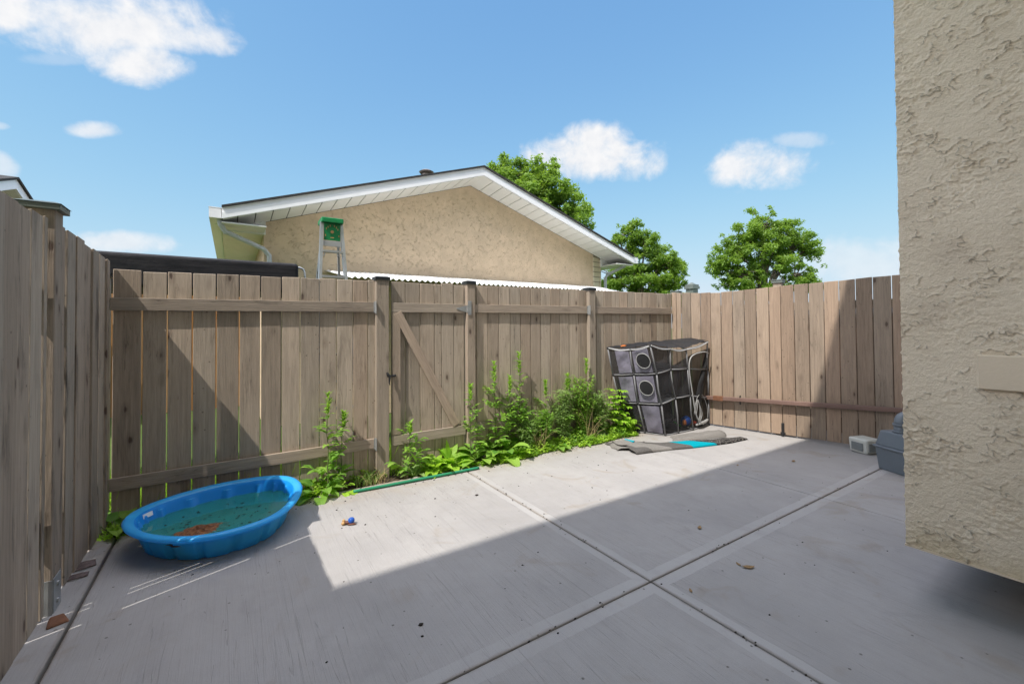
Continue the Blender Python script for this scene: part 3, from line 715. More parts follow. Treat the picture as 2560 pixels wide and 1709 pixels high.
p = MB(); p.tube([(3.34, 8.3, rz_(3.3) - .05), (3.34, 8.3, 4.47)], .09, 12); p.lathe((3.34, 8.3, 4.47), [(.02, 0), (.13, .0), (.15, .03), (.1, .06), (.01, .07)], 14); g0(p.build('roof_vent', M['vent'], ga))

# lean-to roof of corrugated metal
lt = empty('lean_to', 'low lean-to with a white corrugated metal roof against the garage wall', 'shed', (4, 6, 0))
p = MB()
NX = 230
def lz(x, y): return 1.93 + (y - 5.3) * .162 - (x - 1.2) * .0045 * 0
def corr(u, v, t=0):
    x = 1.18 + (4.5 + 1.12 * v) * u; y = 5.3 + 1.69 * v
    return (x, y, lz(x, y) + .012 * math.sin(x * 2 * math.pi / .076) + t)
p.grid(lambda u, v: corr(u, v), 620, 2); p.grid(lambda u, v: corr(1 - u, v, -.003), 620, 2)
o = p.build('roof', M['corrugated'], lt, smooth=True); o.location = (-4, -6, 0)
p = MB()
for x in (1.3, 3.6, 5.6): p.box(x, x + .07, 5.5, 5.57, -.05, 1.86)
p.box(1.25, 5.67, 5.5, 5.54, 1.861, 1.93)
o = p.build('frame', M['wood'], lt); o.location = (-4, -6, 0)

cf = empty('wooden_fence', 'orange-brown cedar fence added far behind to give the board gaps the tone of sunlit edges', 'fence', (-3, 9.2, 0))
q = MB(); x = -4.5  # added boards, their orange stands in for sunlit edges in the gaps
while x < 3.3: q.box(x, x + .142, 0, .018, -.05, 1.93 + random.uniform(-.01, .01)); x += .143
q.build('board_panel', M['cedar'], cf)
q = MB(); q.box(-4.5, 3.3, .019, .057, .4, .49); q.build('rail', M['cedar'], cf); q = MB(); q.box(-4.5, 3.3, .019, .057, 1.5, 1.59); q.build('rail', M['cedar'], cf)

# black panel top
bp = empty('covered_rack', 'long black panel-topped rack just behind the left part of the back fence', 'rack', (-.4, 4.9, 0))
p = MB(); p.box(-1.9, .53, 4.45, 5.35, 1.66, 1.93); o = p.build('panel', M['blackpanel'], bp, bevel=.03, segs=3); o.location = (.4, -4.9, 0)
for x, y in ((-1.8, 4.5), (.44, 4.5), (-1.8, 5.3), (.44, 5.3)):
    p = MB(); p.tube([(x, y, -.06), (x, y, 1.67)], .02); o = p.build('leg', M['black_metal'], bp); o.location = (.4, -4.9, 0)
p = MB(); p.tube(bez([(.53, 4.5, 1.9), (.575, 4.5, 1.88), (.59, 4.5, 1.8), (.6, 4.5, 1.6), (.59, 4.5, 1.2)], 5), .009); o = p.build('hanging_cord', M['grey_metal'], bp, smooth=True); o.location = (.4, -4.9, 0)

# step ladder
ld = empty('step_ladder', 'aluminium step ladder with a green top behind the back fence', 'ladder', (.9, 5.1, 0))
def l0(o): o.location = (-.9, -5.1, 0); return o
ZT = 2.46
def lxy(side, z): # front rails
    h = (ZT - z)
    return (.903 + side * (.096 + h * .052), 4.93 - h * .14 + .0, z)
for sd_ in (-1, 1):
    p = MB(); a_ = lxy(sd_, -.05); b_ = lxy(sd_, ZT); p.bar(a_, b_, .028, .07, up=(0, 1, 0)); l0(p.build('side_rail', M['grey_metal'], ld))
    p = MB(); p.bar((.95 + sd_ * .25, 5.75, -.05), (.91 + sd_ * .075, 5.03, ZT), .022, .03, up=(0, 1, 0)); l0(p.build('rear_leg', M['grey_metal'], ld))
for z in [2.15 - .27 * k for k in range(8)]:
    a_ = lxy(-1, z); b_ = lxy(1, z); p = MB(); p.box(a_[0], b_[0], a_[1] - .035, a_[1] + .04, z - .022, z); l0(p.build('step', M['grey_metal'], ld))
for xa, xb in ((.82, .845), (.985, .96)):
    p = MB(); p.bar((xa, 4.905, 2.09), (xb, 4.905, 2.15), .006, .012); l0(p.build('step_brace', M['grey_metal'], ld))
p = MB(); p.box(.793, 1.013, 4.85, 5.09, ZT - .02, ZT + .035); tp = l0(p.build('top_cap', M['ladgreen'], ld, bevel=.01, segs=2))
p = MB(); p.box(.822, .984, 4.888, 4.9, ZT - .2, ZT - .021); l0(p.build('front_plate', M['ladgreen'], ld, bevel=.003))
p = MB(); p.box(.815, .991, 4.883, 4.9, ZT - .262, ZT - .206); l0(p.build('spreader_plate', M['grey_metal'], ld))
p = MB(); p.tube([(.903, 4.8875, ZT - .11), (.903, 4.885, ZT - .11)], .017, 12); l0(p.build('round_mark', M['toytan'], ld))
for x, z in ((.845, -.07), (.862, -.05), (.883, -.035), (.925, -.035), (.945, -.05), (.96, -.07), (.836, -.14), (.97, -.14)):
    p = MB(); p.box(x - .004, x + .004, 4.884, 4.8875, ZT + z - .02, ZT + z); l0(p.build('slot', M['toytan'], ld))
p = MB(); p.box(.885, .92, 4.884, 4.8875, ZT - .175, ZT - .167); l0(p.build('label_mark', M['toytan'], ld))

# far neighbour house on the left
nh = empty('neighbour_house', 'small far gable with white trim and grey stucco above the left fence', 'house', (-6, 10.5, 0))
def n0_(o): o.location = (6, -10.5, 0); return o
AY, AZ, XG = 10.5, 3.86, -3.0
p = MB(); xw = XG - .35; HW = 3.1
i0 = p.pts([(xw, AY - HW, -.05), (xw, AY + HW, -.05), (xw, AY + HW, AZ - .2 - HW * .33), (xw, AY, AZ - .2), (xw, AY - HW, AZ - .2 - HW * .33), (-10, AY - HW, -.05), (-10, AY + HW, -.05), (-10, AY + HW, AZ - .2 - HW * .33), (-10, AY, AZ - .2), (-10, AY - HW, AZ - .2 - HW * .33)])
for q in ((0, 1, 2, 3, 4), (9, 8, 7, 6, 5), (1, 6, 7, 2), (5, 0, 4, 9)): p.face([i0 + i for i in q])
n0_(p.build('wall', M['stucco_grey'], nh))
for sg in (-1, 1):
    ye = AY + sg * (HW + .45); ze = AZ - (HW + .45) * .33; o_ = (1 if sg < 0 else -1)
    def strip(nm, x0, x1, d1, d0, m):
        p = MB(); p.hexa([(x0, ye, ze - d1), (x1, ye, ze - d1), (x1, AY, AZ - d1), (x0, AY, AZ - d1)][::o_], [(x0, ye, ze - d0), (x1, ye, ze - d0), (x1, AY, AZ - d0), (x0, AY, AZ - d0)][::o_]); n0_(p.build(nm, m, nh))
    strip('roof', -10.4, XG + .03, .01, -.03, M['shingle']); strip('fascia', XG - .03, XG, .17, .012, M['white_metal']); strip('soffit', xw + .001, XG - .031, .17, .16, M['soffit'])
# metal flue far beyond the right corner
p = MB(); c0 = (12.5, 8.55)
fl = empty('flue_post', 'small square grey capped flue poking up beyond the right fence corner', 'chimney', (*c0, 0))
p.box(-.13, .13, -.13, .13, 0, 2.6); p.build('shaft', M['cap_grey'], fl)
p = MB(); p.box(-.17, .17, -.17, .17, 2.52, 2.60); p.box(-.15, .15, -.15, .15, 2.601, 2.66); p.hexa([(-.1, -.1, 2.661), (.1, -.1, 2.661), (.1, .1, 2.661), (-.1, .1, 2.661)], [(-.02, -.02, 2.73), (.02, -.02, 2.73), (.02, .02, 2.73), (-.02, .02, 2.73)]); p.build('cap', M['cap_grey'], fl)

# ------------------------------------------------------------------ trees
def leaf_cloud(centres, radii, n, size, seed):
    rg = np.random.default_rng(seed)
    cs = np.array(centres); rs = np.array(radii); wgt = rs.prod(axis=1) ** .66; wgt /= wgt.sum()
    k = rg.choice(len(cs), n, p=wgt)
    d = rg.normal(size=(n, 3)); d /= np.linalg.norm(d, axis=1)[:, None]
    rr = rg.uniform(0, 1, n) ** .45
    pos = cs[k] + d * rr[:, None] * rs[k] + rg.normal(size=(n, 3)) * .05
    nrm = d * .5 + rg.normal(size=(n, 3)) * .6 + np.array([0, 0, .5]); nrm /= np.linalg.norm(nrm, axis=1)[:, None]
    t = np.cross(nrm, rg.normal(size=(n, 3))); t /= np.linalg.norm(t, axis=1)[:, None]; b_ = np.cross(nrm, t)
    s = size * rg.uniform(.6, 1.3, n)[:, None]
    q = np.stack([pos - t * s, pos + b_ * s * .42 - nrm * s * .1, pos + t * s, pos - b_ * s * .42 - nrm * s * .1], 1)
    shade = np.clip(.5 + .25 * rg.normal(size=len(cs)), 0, 1)[k] * .6 + rg.uniform(0, .4, n)
    return q.reshape(-1, 3), shade
def mesh_quads(name, V, sh, m, parent):
    n = len(V) // 4; me = bpy.data.meshes.new(name); me.vertices.add(4 * n); me.vertices.foreach_set('co', V.astype(np.float32).ravel())
    me.loops.add(4 * n); me.loops.foreach_set('vertex_index', np.arange(4 * n, dtype=np.int32)); me.polygons.add(n)
    me.polygons.foreach_set('loop_start', np.arange(0, 4 * n, 4, dtype=np.int32)); me.update(calc_edges=True)
    a = me.attributes.new('rnd', 'FLOAT', 'FACE'); a.data.foreach_set('value', sh.astype(np.float32)); me.materials.append(m); me.validate()
    o = bpy.data.objects.new(name, me); COL.objects.link(o); o.parent = parent; return o
def tree(label, loc, h, lobes, nleaf, size, seed, trunk_h, tr=.16):
    t = empty('tree', label, 'tree', loc, 0, 'trees beyond the fences'); rg = random.Random(seed)
    p = MB(); top = Vector((0, 0, trunk_h))
    p.tube([(0, 0, -.05), (.04, .02, trunk_h * .5), tuple(top)], [tr, tr * .85, tr * .7], 8)
    cs = []; rs = []
    for (x, y, z, r) in lobes:
        e = Vector((x, y, z)); m1 = top.lerp(e, .45) + Vector((rg.uniform(-.2, .2), rg.uniform(-.2, .2), .15))
        p.tube(bez([top - Vector((0, 0, .3)), m1, e], 4), [tr * .6 * (1 - .09 * i) for i in range(9)], 6)
        for k in range(30):
            d = Vector((rg.gauss(0, 1), rg.gauss(0, 1), rg.gauss(0, .85))).normalized() * r * rg.uniform(.35, 1.25)
            c = e + d; s = r * rg.uniform(.1, .3)
            cs.append(tuple(c)); rs.append((s * 1.25, s * 1.25, s * .8))
            if k % 3 == 0: p.tube([m1.lerp(e, rg.uniform(.5, 1)), e.lerp(c, .5) + Vector((0, 0, .05)), c], [.035, .022, .008], 5)
    p.build('trunk', M['bark'], t, smooth=True)
    V, sh = leaf_cloud(cs, rs, nleaf, size, seed); mesh_quads('crown', V, sh, M['tree_leaf'], t)
    return t
# local frames are world aligned; r = right in view, given as offsets along the view's right (.839,-.545)
def vr(l): return [(a * .839, -a * .545 + d * .838, z, r) for a, d, z, r in l]
tree('dense leafy green tree rising behind the garage roof ridge', (11.35, 16.3, -.1), 9, vr([(0, 0, 8.0, 1.0), (-1.5, 0, 8.1, .8), (-.9, 0, 7.9, 1.), (1.0, 0, 7.7, 1.0), (-.4, .3, 7.1, 1.3), (1.6, 0, 6.9, 1.3), (2.1, 0, 6.0, 1.2), (-1.8, 0, 7.4, 1.2), (0, 0, 5.6, 1.5), (.7, 0, 8.4, .9), (-.7, .2, 8.6, .8), (.6, 0, 7.0, 1.4)]), 52000, .085, 11, 4.2, .2)
tree('bushy green tree beside the right eave of the garage', (15.96, 13.4, 0), 6.4, vr([(-.55, 0, 5.7, .62), (0.1, 0, 5.1, .8), (-1.0, 0, 4.8, .75), (.8, 0, 4.2, .85), (-.2, 0, 3.9, 1.0), (1.2, 0, 3.4, .75), (-1.3, 0, 3.5, .9), (.3, 0, 2.9, 1.0), (1.25, 0, 2.6, .7)]), 34000, .072, 12, 2.4, .14)
tree('broad round-crowned green tree above the right fence', (22.76, 11.4, 0), 7.5, vr([(0, 0, 6.5, .8), (-.9, 0, 6.0, .85), (.9, 0, 6.0, .85), (-1.5, 0, 5.1, .85), (1.6, 0, 5.4, .8), (0, 0, 5.2, 1.15), (2.2, 0, 5.2, .65), (-2.2, 0, 4.6, .65), (-1.3, 0, 4.0, .9), (.6, 0, 4.1, 1.0), (1.9, 0, 4.0, .8), (-2.4, 0, 4.3, .5), (2.3, 0, 3.4, .6), (-.3, 0, 3.3, .9), (-1.9, 0, 3.4, .5)]), 42000, .075, 13, 2.8, .16)

# ------------------------------------------------------------------ weeds
class LV:
    """collects leaves as little bent blades, with a shade per face"""
    def __init__(s): s.b = MB()
    def leaf(s, base, d, L, wd, droop=.4, curl=.0, r=None, n=4, shape=None):
        d = Vector(d).normalized(); r = random.random() if r is None else r
        side = d.cross(Vector((0, 0, 1))); side = side.normalized() if side.length > .05 else Vector((1, 0, 0))
        pth = []; p = Vector(base); dd = d.copy()
        prof = shape or [.12, .8, 1., .7, .05]
        m = len(prof) - 1
        base_i = len(s.b.v)
        for i in range(m + 1):
            wv = wd * prof[i] * .5; nn_ = side.cross(dd).normalized()
            lift = abs(nn_.z) * .25 * wv + .003 * random.uniform(-1, 1)
            s.b.v += [tuple(p - side * wv + nn_ * lift), tuple(p), tuple(p + side * wv + nn_ * lift)]
            p = p + dd * (L / m); dd = (dd + Vector((0, 0, -droop / m)) + Vector((random.uniform(-.08, .08), random.uniform(-.08, .08), 0)) * curl).normalized()
        for i in range(m):
            a = base_i + i * 3
            s.b.face((a, a + 1, a + 4, a + 3), r); s.b.face((a + 1, a + 2, a + 5, a + 4), r)
TOOTH = [.1, .7, .5, 1.0, .6, .85, .35, .4, .03]
def weed(label, loc, h, style, mats, group='weeds growing along the back fence', name='weed', n=None, lean=(0, 0), cat='weed'):
    t = empty(name, label, cat, (loc[0], loc[1], loc[2] if len(loc) > 2 else -.02), 0, group)
    st = MB(); lv = LV(); R = random
    if style == 'tall':
        pth = [Vector((lean[0] * k / 8 * h + R.uniform(-.008, .008), lean[1] * k / 8 * h + R.uniform(-.006, .006), h * .93 * k / 8)) for k in range(9)]
        st.tube(pth, [.006 - .0005 * k for k in range(9)], 5)
        for k in range(n or 34):
            f = R.uniform(.08, .97); i = min(7, int(f * 8)); p0 = pth[i].lerp(pth[i + 1], f * 8 - i); a = R.uniform(0, 6.28)
            L = R.uniform(.10, .17) * (1.15 - .7 * f)
            if R.random() < .35 and f < .8:
                e = p0 + Vector((math.cos(a) * L * .8, math.sin(a) * L * .8, L * .6)); st.tube([p0, e], [.002, .001], 4)
                for j in range(6): lv.leaf(p0.lerp(e, .3 + .15 * j), (math.cos(a + R.uniform(-1.2, 1.2)), math.sin(a + R.uniform(-1.2, 1.2)), .4), L * .7, L * .28, .8, 1)
            else: lv.leaf(p0, (math.cos(a), math.sin(a), .6), L, L * .4, 1.0, 1., shape=TOOTH)
        for k in range(46):
            z = h * (1 - .2 * R.random()); a = R.uniform(0, 6.28); i = pth[-1]
            lv.leaf((i.x * z / (h * .93), i.y * z / (h * .93), z - .02), (math.cos(a) * .8, math.sin(a) * .8, 1.), R.uniform(.03, .065), .018, .3, 1, r=R.uniform(.6, 1))
    elif style == 'rosette':
        for k in range(n or 16):
            a = R.uniform(0, 6.28); el = R.uniform(.5, 2.2); L = h * R.uniform(.7, 1.15)
            lv.leaf((R.uniform(-.02, .02), R.uniform(-.02, .02), .01), (math.cos(a), math.sin(a), el), L, L * .3, 1.1, 1.5, shape=[.12, .45, .8, .95, 1., .8, .5, .05])
    elif style == 'dock':
        for k in range(n or 12):
            a = R.uniform(0, 6.28); el = R.uniform(.2, 1.4); L = h * R.uniform(.55, .8); d = Vector((math.cos(a), math.sin(a), el)).normalized()
            st.tube([(0, 0, 0), tuple(d * L * .6)], [.004, .003], 4)
            lv.leaf(d * L * .6, (d.x, d.y, d.z * .5), L * .75, L * .5, 1.0, .6, shape=[.3, .85, 1., .85, .55, .05])
    elif style == 'bush':
        for k in range(n or 26):
            a = R.uniform(0, 6.28); rr = R.uniform(0, .5); hh = h * R.uniform(.5, 1.0)
            e = Vector((math.cos(a) * rr * h * .55, math.sin(a) * rr * h * .32, hh)); m_ = Vector((e.x * .35, e.y * .35, hh * .5)); pt = bez([(e.x * .15, e.y * .15, 0), m_, e], 4)
            st.tube(pt, [.0035 - .0003 * q for q in range(len(pt))], 4)
            for j in range(40):
                f = R.uniform(.12, 1.); i = min(len(pt) - 2, int(f * (len(pt) - 1))); p0 = pt[i].lerp(pt[i + 1], f * (len(pt) - 1) - i); b2 = R.uniform(0, 6.28)
                lv.leaf(p0, (math.cos(b2), math.sin(b2), R.uniform(.2, 1.1)), R.uniform(.04, .085), R.uniform(.009, .017), 1.0, 1, shape=[.2, 1., .8, .05])
    elif style == 'grass':
        for k in range(n or 60):
            a = R.uniform(0, 6.28); L = h * R.uniform(.5, 1.1)
            lv.leaf((R.uniform(-.09, .09), R.uniform(-.05, .05), 0), (math.cos(a) * .5, math.sin(a) * .4, 1.3), L, .006, 1.2, 1.5, shape=[.7, 1., .9, .7, .4, .05])
    elif style == 'maple':
        for k in range(n or 7):
            ax = (k / (n or 7) - .35) * .26; hh = h * R.uniform(.45, 1.); pt = bez([(ax * .3, 0, 0), (ax, R.uniform(-.03, .03), hh * .5), (ax * 1.8, -.05, hh)], 4); st.tube(pt, .0035, 4)
            for j in range(13):
                f = R.uniform(.35, 1.); i = min(len(pt) - 2, int(f * (len(pt) - 1))); p0 = pt[i]; a = R.uniform(0, 6.28)
                for m_ in (-.7, 0, .7): lv.leaf(p0 + Vector((math.cos(a), math.sin(a), .2)) * .02, (math.cos(a + m_), math.sin(a + m_) - .3, .1), R.uniform(.05, .085), .035, .9, .6, r=R.uniform(.3, 1))
    if st.v: st.build('stem', mats[1], t, smooth=True)
    lv.b.build('foliage', mats[0], t, smooth=False)
    return t
WL, LL, GL_ = (M['weed_leaf'], M['stem']), (M['lime_leaf'], M['stem']), (M['grey_leaf'], M['stem_red'])
weed('tall upright weed by the fence just right of the blue pool', (.665, 3.80), .83, 'tall', WL, n=34)
weed('second slimmer upright stalk crowding the tall weed right of the pool', (.76, 3.82), .66, 'tall', WL, n=26, lean=(.05, 0))
weed('clump of wide floppy leaves touching the right end of the pool', (.60, 3.76), .24, 'dock', (M['weed_leaf'], M['stem']), n=18)
weed('low broad-leaved clump right of the pool, in front of the tall weed', (.75, 3.74), .2, 'dock', (M['lime_leaf'], M['stem']), n=10)
weed('small dark low weed left of the gate post', (.97, 3.80), .16, 'grass', GL_, n=50)
weed('slim weed rising against the left edge of the gate', (1.36, 3.80), .5, 'tall', (M['weed_leaf'], M['stem']), n=26)
weed('low leafy weed at the foot of the slim weed by the gate', (1.38, 3.77), .15, 'rosette', GL_, n=22)
weed('pale green rosette of upright tongue-shaped leaves under the gate, left one', (1.6, 3.78), .23, 'rosette', LL, n=20)
weed('largest pale green rosette under the middle of the gate', (1.78, 3.80), .27, 'rosette', LL, n=26)
weed('tall thin weed in front of the hinge post of the gate', (1.97, 3.80), .80, 'tall', WL, n=34)
weed('dark clump of large leaves at the foot of the hinge post', (2.08, 3.78), .32, 'dock', (M['weed_leaf'], M['stem']), n=22)
weed('tall branching weed right of the hinge post', (2.27, 3.80), 1.0, 'tall', WL, n=60, lean=(-.02, 0))
weed('broad floppy weed right of the hinge post, below the branching one', (2.3, 3.76), .36, 'dock', (M['weed_leaf'], M['stem']), n=20)
weed('upright pale rosette in front of the exposed lower rail', (2.5, 3.76), .27, 'rosette', LL, n=16)
weed('tallest weed of all, against the fence right of the gate', (2.58, 3.83), 1.09, 'tall', WL, n=64)
weed('tall weed close left of the tallest weed', (2.43, 3.83), .84, 'tall', WL, n=40, lean=(.03, 0))
weed('arching tuft of thin dry grass beside the tallest weed', (2.72, 3.82), .72, 'grass', GL_, n=60)
weed('slender weed with a single leafy tip left of the bushy mass', (2.93, 3.83), .76, 'tall', (M['weed_leaf'], M['stem_red']), n=26)
weed('fine-leaved bushy weed, left end of the bushy mass', (2.85, 3.78), .45, 'bush', WL, n=44)
weed('fine-leaved bushy weed in the middle of the bushy mass', (3.15, 3.78), .66, 'bush', (M['grey_leaf'], M['stem']), n=44)
weed('tallest fine-leaved bushy weed left of the dark fence shadow', (3.42, 3.79), .78, 'bush', (M['weed_leaf'], M['stem_red']), n=46)
weed('pointed stalk rising out of the bushy weeds by the third post', (3.52, 3.82), .98, 'tall', (M['weed_leaf'], M['stem_red']), n=36)
weed('thin stalk rising out of the middle of the bushy weeds', (3.24, 3.83), .82, 'tall', WL, n=28)
weed('fine-leaved bushy weed, right end of the bushy mass', (3.68, 3.77), .58, 'bush', (M['grey_leaf'], M['stem']), n=42)
weed('lime green plant with lobed leaves against the pet tent', (3.95, 3.77), .68, 'maple', LL, n=9)
weed('low bright weed at the lower left corner of the pet tent', (4.08, 3.73), .34, 'maple', LL, n=7)
weed('fine-leaved low bushy weed just right of the floppy weed by the hinge post', (2.62, 3.76), .36, 'bush', (M['grey_leaf'], M['stem']), n=44)
weed('low patch of wide pale leaves in front of the fine-leaved bushy weeds', (3.0, 3.71), .2, 'dock', WL, n=14)
weed('small tuft of toothed leaves in front of the tallest fine-leaved weed', (3.38, 3.70), .19, 'rosette', WL, n=18)
weed('dry straw-coloured tuft leaning out between the hinge post and the bushy mass', (2.75, 3.74), .42, 'grass', (M['straw'], M['straw']), n=34)
weed('short dry straw-coloured tuft at the foot of the gate post', (1.05, 3.78), .16, 'grass', (M['straw'], M['straw']), n=30)
weed('dead straw-coloured stalks among the right half of the bushy weeds', (3.5, 3.74), .5, 'grass', (M['straw'], M['straw']), n=26)
weed('dark green weed in the left fence corner beside the pool', (-.62, 3.78), .26, 'dock', (M['weed_leaf'], M['stem']), n=12)
weed('bright low weed at the end of the narrow strip left of the pool', (-.68, 3.70), .1, 'rosette', LL, n=14)
# ground cover
def ground_cover():
    q = LV(); R = random
    def put(x, y, z, s, r=None):
        a = R.uniform(0, 6.28); q.leaf((x, y, z), (math.cos(a), math.sin(a), R.uniform(.2, 1.5)), s, s * .55, .8, .5, r=r, shape=[.3, 1., .75, .05])
    for k in range(15000):
        x = R.uniform(.45, 4.15)
        edge = 3.72 + .05 * noise.noise(Vector((x * 3, 0, 0))) - (.07 if x > 1.3 else 0) + (.06 if .8 < x < 1.35 else 0) - .05 * (x > 2.2) + .03 * (x < 2.0)
        y = edge + R.random() ** 1.3 * .22
        dens = noise.noise(Vector((x * 4, y * 6, 7)))
        if (x < 1.5 and dens < .0) or dens < -.22: continue
        hgt = (.02 + .07 * max(0, dens + .3)) * (.4 + min(1, (y - edge) * 9)) * (1.5 if x > 2 else 1)
        put(x, y, R.uniform(0, 1) * hgt, R.choice([.008, .012, .018, .03, .04]), r=min(1, max(0, .35 + 1.3 * noise.noise(Vector((x * 6, y * 6, 2))) + R.uniform(-.35, .35))))
    for k in range(350): put(R.uniform(-.74, -.45), R.uniform(3.7, 3.87), R.uniform(-.02, .05), R.uniform(.015, .035))
    o = q.b.build('ground_cover', M['cover_leaf']); o['kind'] = 'stuff'; o['label'] = 'low chickweed-like ground cover along the patio edge'; o['category'] = 'ground cover'
ground_cover()
def lawn():
    q = LV(); R = random
    for k in range(9000):
        x = R.uniform(-1.2, 2.2); y = R.uniform(3.98, 5.2); a = R.uniform(0, 6.28)
        q.leaf((x, y, -.06), (math.cos(a) * .4, math.sin(a) * .4, 1), R.uniform(.06, .3) * (1.2 if y < 4.3 else .7), .008, .5, .5, shape=[1, .8, .05])
    o = q.b.build('grass', M['cover_leaf']); o['kind'] = 'stuff'; o['label'] = 'bright grass growing behind the back fence'; o['category'] = 'grass'
lawn()

# ------------------------------------------------------------------ paddling pool
RIM = [(-.539, 3.427), (-.504, 3.289), (-.398, 3.133), (-.214, 2.997), (-.015, 2.962), (.205, 3.018), (.345, 3.167), (.44, 3.43), (.418, 3.65), (.314, 3.768), (.172, 3.812), (-.073, 3.815), (-.316, 3.73), (-.462, 3.626), (-.523, 3.53)]
def closed_cr(P_, n):
    out = []; m = len(P_)
    for k in range(n):
        f = k / n * m; i = int(f); t = f - i
        a, b2, c, d = [Vector((*P_[(i + j) % m], 0)) for j in (-1, 0, 1, 2)]
        out.append(.5 * ((2 * b2) + (c - a) * t + (2 * a - 5 * b2 + 4 * c - d) * t * t + (3 * b2 - a - 3 * c + d) * t ** 3))
    return out
NP = 192; rim = closed_cr(RIM, NP)
for _ in range(30): rim = [(rim[i - 1] + rim[i] * 2 + rim[(i + 1) % NP]) / 4 for i in range(NP)]
PC = Vector((-.05, 3.4, 0))
pool = empty('paddling_pool', 'blue plastic paddling pool full of murky green water', 'pool', tuple(PC))
def rimz(p): return .17 + .045 * (p.y - 2.96) / .88
def flute(i, amp):
    f = (i / NP * 16) % 1.
    return -amp * math.exp(-((f - .5) / .12) ** 4)
def ring(inset, zf, fl=0.):
    out = []
    for i in range(NP):
        p = rim[i]; t = (rim[(i + 1) % NP] - rim[i - 1]).normalized(); nrm = Vector((t.y, -t.x, 0))
        if nrm.dot(p - PC) < 0: nrm = -nrm
        pos = p - nrm * (inset - flute(i, fl)); zz = zf(rimz(p)) if callable(zf) else zf
        out.append(Vector((pos.x, pos.y, zz)) - PC)
    return out
def rings_mesh(rs, name, m, flip=False):
    p = MB(); n = len(rs)
    for r in rs: p.pts(r)
    for j in range(n - 1):
        for i in range(NP):
            k = (i + 1) % NP; q = (j * NP + i, j * NP + k, (j + 1) * NP + k, (j + 1) * NP + i); p.face(q if not flip else q[::-1])
    return p
z_ = lambda d: (lambda rz: rz + d)
p = rings_mesh([ring(.115, .001, .014), ring(.102, .01, .018), ring(.078, .07, .018), ring(.062, z_(-.04), .016), ring(.055, z_(-.03), 0), ring(.012, z_(-.03)), ring(.003, z_(-.021)), ring(.0, z_(-.012)), ring(.008, z_(-.002)), ring(.025, z_(.002)), ring(.044, z_(-.003)), ring(.056, z_(-.014))], '', None)
o = p.build('shell', M['pool'], pool, smooth=True)
p = rings_mesh([ring(.0561, z_(-.0141)), ring(.062, z_(-.022)), ring(.065, z_(-.034), .004), ring(.070, z_(-.05), .016), ring(.087, .07, .018), ring(.110, .018, .018), ring(.13, .008, .0)], '', None)
base = [len(p.v) - NP + i for i in range(NP)]; c_ = p.pts([(0, 0, .008)])
for i in range(NP): p.face((base[i], base[(i + 1) % NP], c_))
p.build('inner_wall', M['poolin'], pool, smooth=True)
wr = ring(.0755, .118, .018); p = MB(); p.pts(wr); c_ = p.pts([(0, 0, .112)])
for i in range(NP): p.face((i, (i + 1) % NP, c_))
p.build('water', M['water'], pool)
for (x, y, a) in ((-.335, 3.66, .45), (-.437, 3.56, .9)):
    q = MB(); q.box(-.032, .032, -.002, .002, -.013, .013); s_ = q.build('sticker', M['white_metal'], pool); s_.location = Vector((x + .005, y - .012, .163)) - PC; s_.rotation_euler = (rad(-12), 0, a)
def gunkf(u, v):
    a = 2 * math.pi * u; r0 = v * (1 + .35 * noise.noise(Vector((math.cos(a) * 2, math.sin(a) * 2, 3))))
    x = .165 * r0 * math.cos(a); y = .125 * r0 * math.sin(a); z = .03 * (1 - v * v) + .022 * noise.noise(Vector((x * 40, y * 40, 0))) * (1 - v)
    return (x, y, z)
q = MB(); q.grid(gunkf, 60, 24, closed_u=True)
gk = q.build('leaf_heap', M['gunk'], smooth=False, loc=(-.165, 3.23, .100), rotz=.3); tag(gk, 'rusty brown heap of soaked leaves floating in the paddling pool', 'wet leaves')
q = MB(); R = random
for k in range(46):
    a = R.uniform(0, 6.28); rr = R.random() ** .5; x, y = .38 * rr * math.cos(a) + .08, .22 * rr * math.sin(a) - .0
    q.blob((x, y, 0), R.uniform(.002, .012), R.uniform(.002, .006), .0015, 6, amp=.8, seed=k)
dr = q.build('pool_debris', M['crumb'], loc=(PC.x, PC.y, .1187)); dr['kind'] = 'stuff'; dr['label'] = 'dark specks of debris floating on the pool water'; dr['category'] = 'debris'

# ------------------------------------------------------------------ pipe, toys, leaves, crumbs
q = MB(); q.tube(bez([(-.56, .012, 0), (-.3, .004, 0), (0, -.004, .002), (.3, -.003, 0), (.56, 0, 0)], 6), .0125, 12)
pipe = q.build('garden_pipe', M['hose'], smooth=True, loc=(1.39, 3.605, .014), rotz=-.03); tag(pipe, 'straight green plastic pipe lying along the patio edge', 'pipe')
ty = empty('dog_toy', 'small blue and brown chewed toy lying on the sunlit concrete', 'toy', (.675, 3.08, 0), -.5)
q = MB(); q.blob((.014, .004, .024), .022, .02, .022, 12, amp=.25); q.build('blue_end', M['toyblue'], ty, smooth=True)
q = MB(); q.blob((-.01, -.002, .014), .026, .013, .011, 12, amp=.4, seed=2); q.blob((.02, -.01, .006), .03, .01, .006, 10, amp=.3); q.build('middle', M['toybrown'], ty, smooth=True)
q = MB(); q.blob((-.037, .01, .02), .011, .01, .012, 10, amp=.3, seed=4); q.blob((-.035, -.012, .012), .012, .01, .012, 10, amp=.3, seed=6); q.build('tan_knob', M['toytan'], ty, smooth=True)
